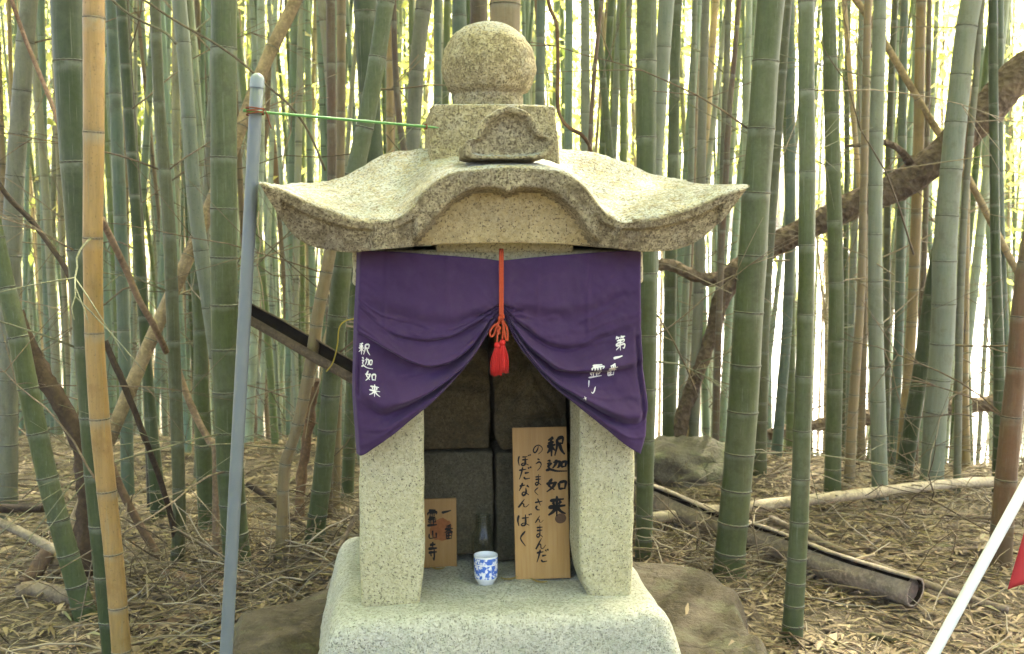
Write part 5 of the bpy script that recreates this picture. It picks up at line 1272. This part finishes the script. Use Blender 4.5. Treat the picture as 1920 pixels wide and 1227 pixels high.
lying('dead_bamboo', 'split grey culm lying down to the slanting green one', [(-40,965,3.95), (20,990,3.9), (70,1015,3.85), (115,1040,3.78)], 20, (0.24, 0.2, 0.14, 1), split=(70, 170))
lying('dead_branch', 'short stub of brown culm leaning under the split grey one', [(90,1035,3.75), (70,1065,3.72), (48,1095,3.68)], 28, C_BRN, 0, 'branch', jit=0.2)
lying('dead_branch', 'curved tan root lying at the foot of the olive culm', [(300,1072), (330,1078), (365,1088), (400,1092), (440,1102)], 17, (0.27, 0.18, 0.10, 1), 0, 'branch', jit=0.25)
lying('dead_branch', 'long grey stick sloping through the litter to the grey pole', [(232,1140), (290,1122), (350,1105), (415,1090), (520,1062)], 11, (0.2, 0.16, 0.115, 1), 0, 'branch')
lying('dead_bamboo', 'flat brown sheath strip lying before the litter heap', [(260,1178), (310,1168), (370,1155), (440,1140)], 15, (0.235, 0.155, 0.085, 1), 0, jit=0.2)
lying('dead_branch', 'dark half-hidden stick under the brown sheath strip', [(230,1185), (300,1182), (380,1172), (430,1166)], 10, C_DK, 0, 'branch')
lying('dead_branch', 'slim cane stuck in the litter just left of the shrine', [(672,952,3.7), (655,990,3.68), (632,1030,3.62)], 8, (0.22, 0.175, 0.115, 1), 0, 'branch')
lying('dead_branch', 'black broken stick propped against the tan leaning culm', [(464,908,4.1), (500,932,4.05), (540,965,4.0), (570,990,3.95)], 11, C_DK, 0, 'branch')
lying('dead_branch', 'rotting brown branch standing beside the tan leaning culm', [(590,710,4.6), (585,760,4.6), (575,830,4.58), (565,900,4.55), (560,1000,4.5)], 17, (0.17, 0.105, 0.06, 1), 0, 'branch', jit=0.5)
lying('dead_branch', 'low mossy stick lying in the front litter', [(1630,1192), (1660,1198), (1700,1208), (1730,1220)], 13, (0.11, 0.10, 0.045, 1), 0, 'branch', jit=0.3)
def wires():
    e = at(640, 600, 3.4)
    o = mesh('yellow_twine', *tube(catmull([p - e for p in (at(664, 598, 3.3), at(648, 602, 3.3), at(636, 615, 3.3), at(632, 650, 3.32), at(624, 680, 3.34), at(612, 697, 3.36))], 26), 0.0022, 5), M['yellow_cord'], None, True, e)
    tag(o, 'thin yellow twine looped over the open split culm', 'twine')
wires()

# ------------------------------------------------------------------ air
def haze():
    x0, x1, y0, y1, z0, z1 = -70, 70, -14, 75, -7.5, 16
    V = [(x, y, z) for x in (x0, x1) for y in (y0, y1) for z in (z0, z1)]
    o = mesh('haze', V, [(0,1,3,2),(4,6,7,5),(0,4,5,1),(2,3,7,6),(0,2,6,4),(1,5,7,3)], None, None, False)
    m = bpy.data.materials.new('haze'); m.use_nodes = True; t = m.node_tree; t.nodes.clear()
    pv = t.nodes.new('ShaderNodeVolumePrincipled'); pv.inputs['Color'].default_value = (0.92, 0.95, 0.88, 1); pv.inputs['Density'].default_value = 0.0016; pv.inputs['Anisotropy'].default_value = 0.3
    ou = t.nodes.new('ShaderNodeOutputMaterial'); t.links.new(pv.outputs[0], ou.inputs['Volume']); o.data.materials.append(m)
    tag(o, 'pale sunlit air hanging through the grove', 'haze', kind='stuff')
haze()

# ------------------------------------------------------------------ leaf litter and twigs
def in_rock(x, y): return ((x + 0.0) / 0.70) ** 2 + ((y - 2.75) / 0.78) ** 2 < 1
def litter(n, name, label, lmin, lmax, wr, lift, pal, seed, ymax=9.0, mat='litter'):
    g = np.random.default_rng(seed); V = np.zeros((n, 6, 3)); R_ = np.zeros(n); k = 0
    while k < n:
        y = 2.2 + (ymax - 2.2) * g.random() ** 1.7; x = g.uniform(-0.56, 0.56) * (y + 0.3)
        if in_rock(x, y) and g.random() < 0.985: continue
        if g.random() < 0.75 * sstep(0.05, 0.35, fbm(x * 1.6 + 9, y * 1.6, 6.1, 3)): continue
        zb = gz(x, y)
        if in_rock(x, y):
            if abs(x * cyw + (y - O.y) * syw) < 0.5 : continue
            zb = ROCK_TOP + 0.002
        ln = lmin + (lmax - lmin) * g.random() ** 1.6; w_ = ln * g.uniform(*wr); a = g.uniform(0, 6.28); t = abs(g.normal(0, 0.11)); d = np.array([math.cos(a) * math.cos(t), math.sin(a) * math.cos(t), math.sin(t)])
        s = np.cross(d, [g.normal(0, .35), g.normal(0, .35), 1]); s /= np.linalg.norm(s); p = np.array([x, y, zb + g.random() ** 2 * lift + 0.004]); cv = g.uniform(-0.06, 0.13) * ln
        up = np.array([0, 0, cv])
        V[k] = [p - s*w_*0.25, p + s*w_*0.25, p + d*ln*0.45 + s*w_ + up, p + d*ln*0.45 - s*w_ + up, p + d*ln + s*w_*0.12, p + d*ln - s*w_*0.12]; R_[k] = np.clip(g.normal(*pal), 0, 1); k += 1
    I = np.arange(n)[:, None] * 6; Fq = np.concatenate([I + np.array([[0, 1, 2, 3]]), I + np.array([[3, 2, 4, 5]])], 0)
    o = raw(name, V.reshape(-1, 3), Fq, M[mat], {'rnd': np.repeat(R_, 6)}); tag(o, label, 'leaf litter', kind='stuff')
litter(105000, 'leaf_litter', 'dry tan bamboo leaves covering the ground', 0.022, 0.095, (0.045, 0.10), 0.02, (0.52, 0.25), 3)
def twigs(n, seed):
    g = random.Random(seed); parts = []; rn = []
    for _ in range(n):
        y = 2.4 + 5.5 * g.random() ** 1.3; x = g.uniform(-0.54, 0.54) * (y + 0.3)
        if in_rock(x, y): continue
        if abs(x) < 0.8 and y < 3.3: continue
        z = gz(x, y); ln = g.uniform(0.12, 0.5); a = g.uniform(0, 6.28); t = abs(g.gauss(0.05, 0.22)); r0 = g.choice([0.0012, 0.0016, 0.0024, 0.004])
        p = Vector((x, y, z + g.random() * 0.04)); d = Vector((math.cos(a) * math.cos(t), math.sin(a) * math.cos(t), math.sin(t)))
        pts = [p + d * ln * i / 4 + Vector((g.gauss(0, .012), g.gauss(0, .012), -0.25 * ln * (i / 4) ** 2 * (1 if t > 0.2 else 0) + g.gauss(0, .006))) for i in range(5)]
        v, f = tube(pts, [r0, r0, r0 * 0.9, r0 * 0.75, r0 * 0.5], 4, cap=False); parts.append((v, f)); rn += [g.random()] * len(v)
    V, Fc = join(parts); o = raw('twig_litter', np.array([tuple(v) for v in V]), np.array(Fc), M['twig'], {'rnd': rn}, True); tag(o, 'tangle of thin dry twigs strewn over the forest floor', 'twigs', kind='stuff')
def twig_heaps():
    g = random.Random(31); parts, rn = [], []
    for px, py, n, sx, sy, h in ((1265, 1040, 130, 0.22, 0.15, 0.16), (1330, 1075, 60, 0.10, 0.08, 0.10), (1430, 1100, 60, 0.12, 0.1, 0.08), (1700, 1010, 150, 0.45, 0.3, 0.16), (1830, 960, 120, 0.4, 0.3, 0.2), (1690, 900, 90, 0.6, 0.3, 0.2),
                                 (310, 1060, 150, 0.35, 0.25, 0.14), (390, 1120, 120, 0.25, 0.18, 0.12), (90, 1060, 120, 0.35, 0.25, 0.2), (600, 1010, 90, 0.22, 0.15, 0.16), (520, 1060, 90, 0.25, 0.15, 0.12), (1480, 850, 60, 0.4, 0.3, 0.15)):
        c = ray_ground(px, py)
        for _ in range(n):
            x, y = c.x + g.gauss(0, sx), c.y + g.gauss(0, sy); z = gz(x, y); ln = g.uniform(0.12, 0.55); a = g.uniform(0, 6.28); t = g.gauss(0.2, 0.45); r0 = g.choice([0.0011, 0.0015, 0.002, 0.0032])
            p = Vector((x, y, z + abs(g.gauss(0, 1)) * h * 0.6)); d = Vector((math.cos(a) * math.cos(t), math.sin(a) * math.cos(t) * 0.7, math.sin(t)))
            pts = [p + d * ln * (i / 5 - 0.3) + Vector((g.gauss(0, .008), g.gauss(0, .008), -0.18 * ln * (i / 5) ** 2 + g.gauss(0, .004))) for i in range(6)]
            v, f = tube(pts, [r0, r0, r0 * 0.9, r0 * 0.8, r0 * 0.65, r0 * 0.4], 4, cap=False); parts.append((v, f)); rn += [g.random()] * len(v)
    V, Fc = join(parts); o = raw('twig_heap', np.array([tuple(v) for v in V]), np.array(Fc), M['twig'], {'rnd': rn}, True); tag(o, 'heaped tangles of thin dead bamboo twigs around the culm feet', 'twigs', kind='stuff')
twig_heaps()
twigs(1700, 9)
def brush_twigs():
    """fine dead side branches hanging between the culms"""
    g = random.Random(77); parts, rn = [], []
    for _ in range(620):
        y = 4.2 + 6.5 * g.random(); u = g.uniform(-0.55, 0.55); x = u * y; z = gz(x, y) + abs(g.gauss(0, 0.9)) + 0.1
        a = g.uniform(0, 6.28); t = g.gauss(0.15, 0.5); ln = g.uniform(0.3, 1.3); r0 = g.choice([0.0015, 0.002, 0.003, 0.0045]) * (0.7 + 0.06 * y)
        d = Vector((math.cos(a) * math.cos(t), math.sin(a) * math.cos(t) * 0.6, math.sin(t))); p = Vector((x, y, z))
        pts = [p + d * ln * (i / 6) + Vector((g.gauss(0, .012), g.gauss(0, .012), -0.16 * ln * (i / 6) ** 2 + g.gauss(0, .01))) for i in range(7)]
        v, f = tube(pts, [r0 * (1 - 0.11 * i) for i in range(7)], 4, cap=False); parts.append((v, f)); rn += [g.random() * 0.8] * len(v)
        for k in range(2):
            i = g.randint(1, 4); dd = (d + Vector((g.gauss(0, .6), g.gauss(0, .4), g.gauss(0, .6)))).normalized(); q = pts[i]
            v, f = tube([q + dd * ln * 0.35 * (j / 3) for j in range(4)], [r0 * 0.5] * 4, 4, cap=False); parts.append((v, f)); rn += [g.random() * 0.8] * len(v)
    V, Fc = join(parts); o = raw('dead_brush', np.array([tuple(v) for v in V]), np.array(Fc), M['twig'], {'rnd': rn}, True); tag(o, 'web of fine dead side branches between the culms', 'twigs', kind='stuff')
brush_twigs()
def shrine_leaves():
    g = random.Random(4)
    for k, (px, py, a, ln, lb) in enumerate([(955, 1087, 0.25, 0.045, 'curled yellow leaf lying right beside the tea cup'), (820, 1068, -0.2, 0.04, 'dry yellow leaf under the small plaque'), (1010, 1092, 2.6, 0.05, 'brown leaf lying before the tall plaque')]):
        p = onz(px, py, 0.006); d = Vector((math.cos(a), math.sin(a), 0)); s = Vector((-d.y, d.x, 0)); V = []; n = 9
        for i in range(n):
            f = i / (n - 1) - 0.5; hw = 0.0052 * (1 - (2 * f) ** 2) ** 0.7 + 0.0004
            for q in (-1, 0, 1): V.append(d * f * ln + s * hw * q + Vector((0, 0, 0.006 * (2 * f) ** 2 + (0.002 if q else 0))))
        o = mesh('fallen_leaf', V, grid_faces(n, 3), M['dry_yellow'], None, True, p); tag(o, lb, 'leaf')
        md = o.modifiers.new('Solidify', 'SOLIDIFY'); md.thickness = 0.0006
shrine_leaves()
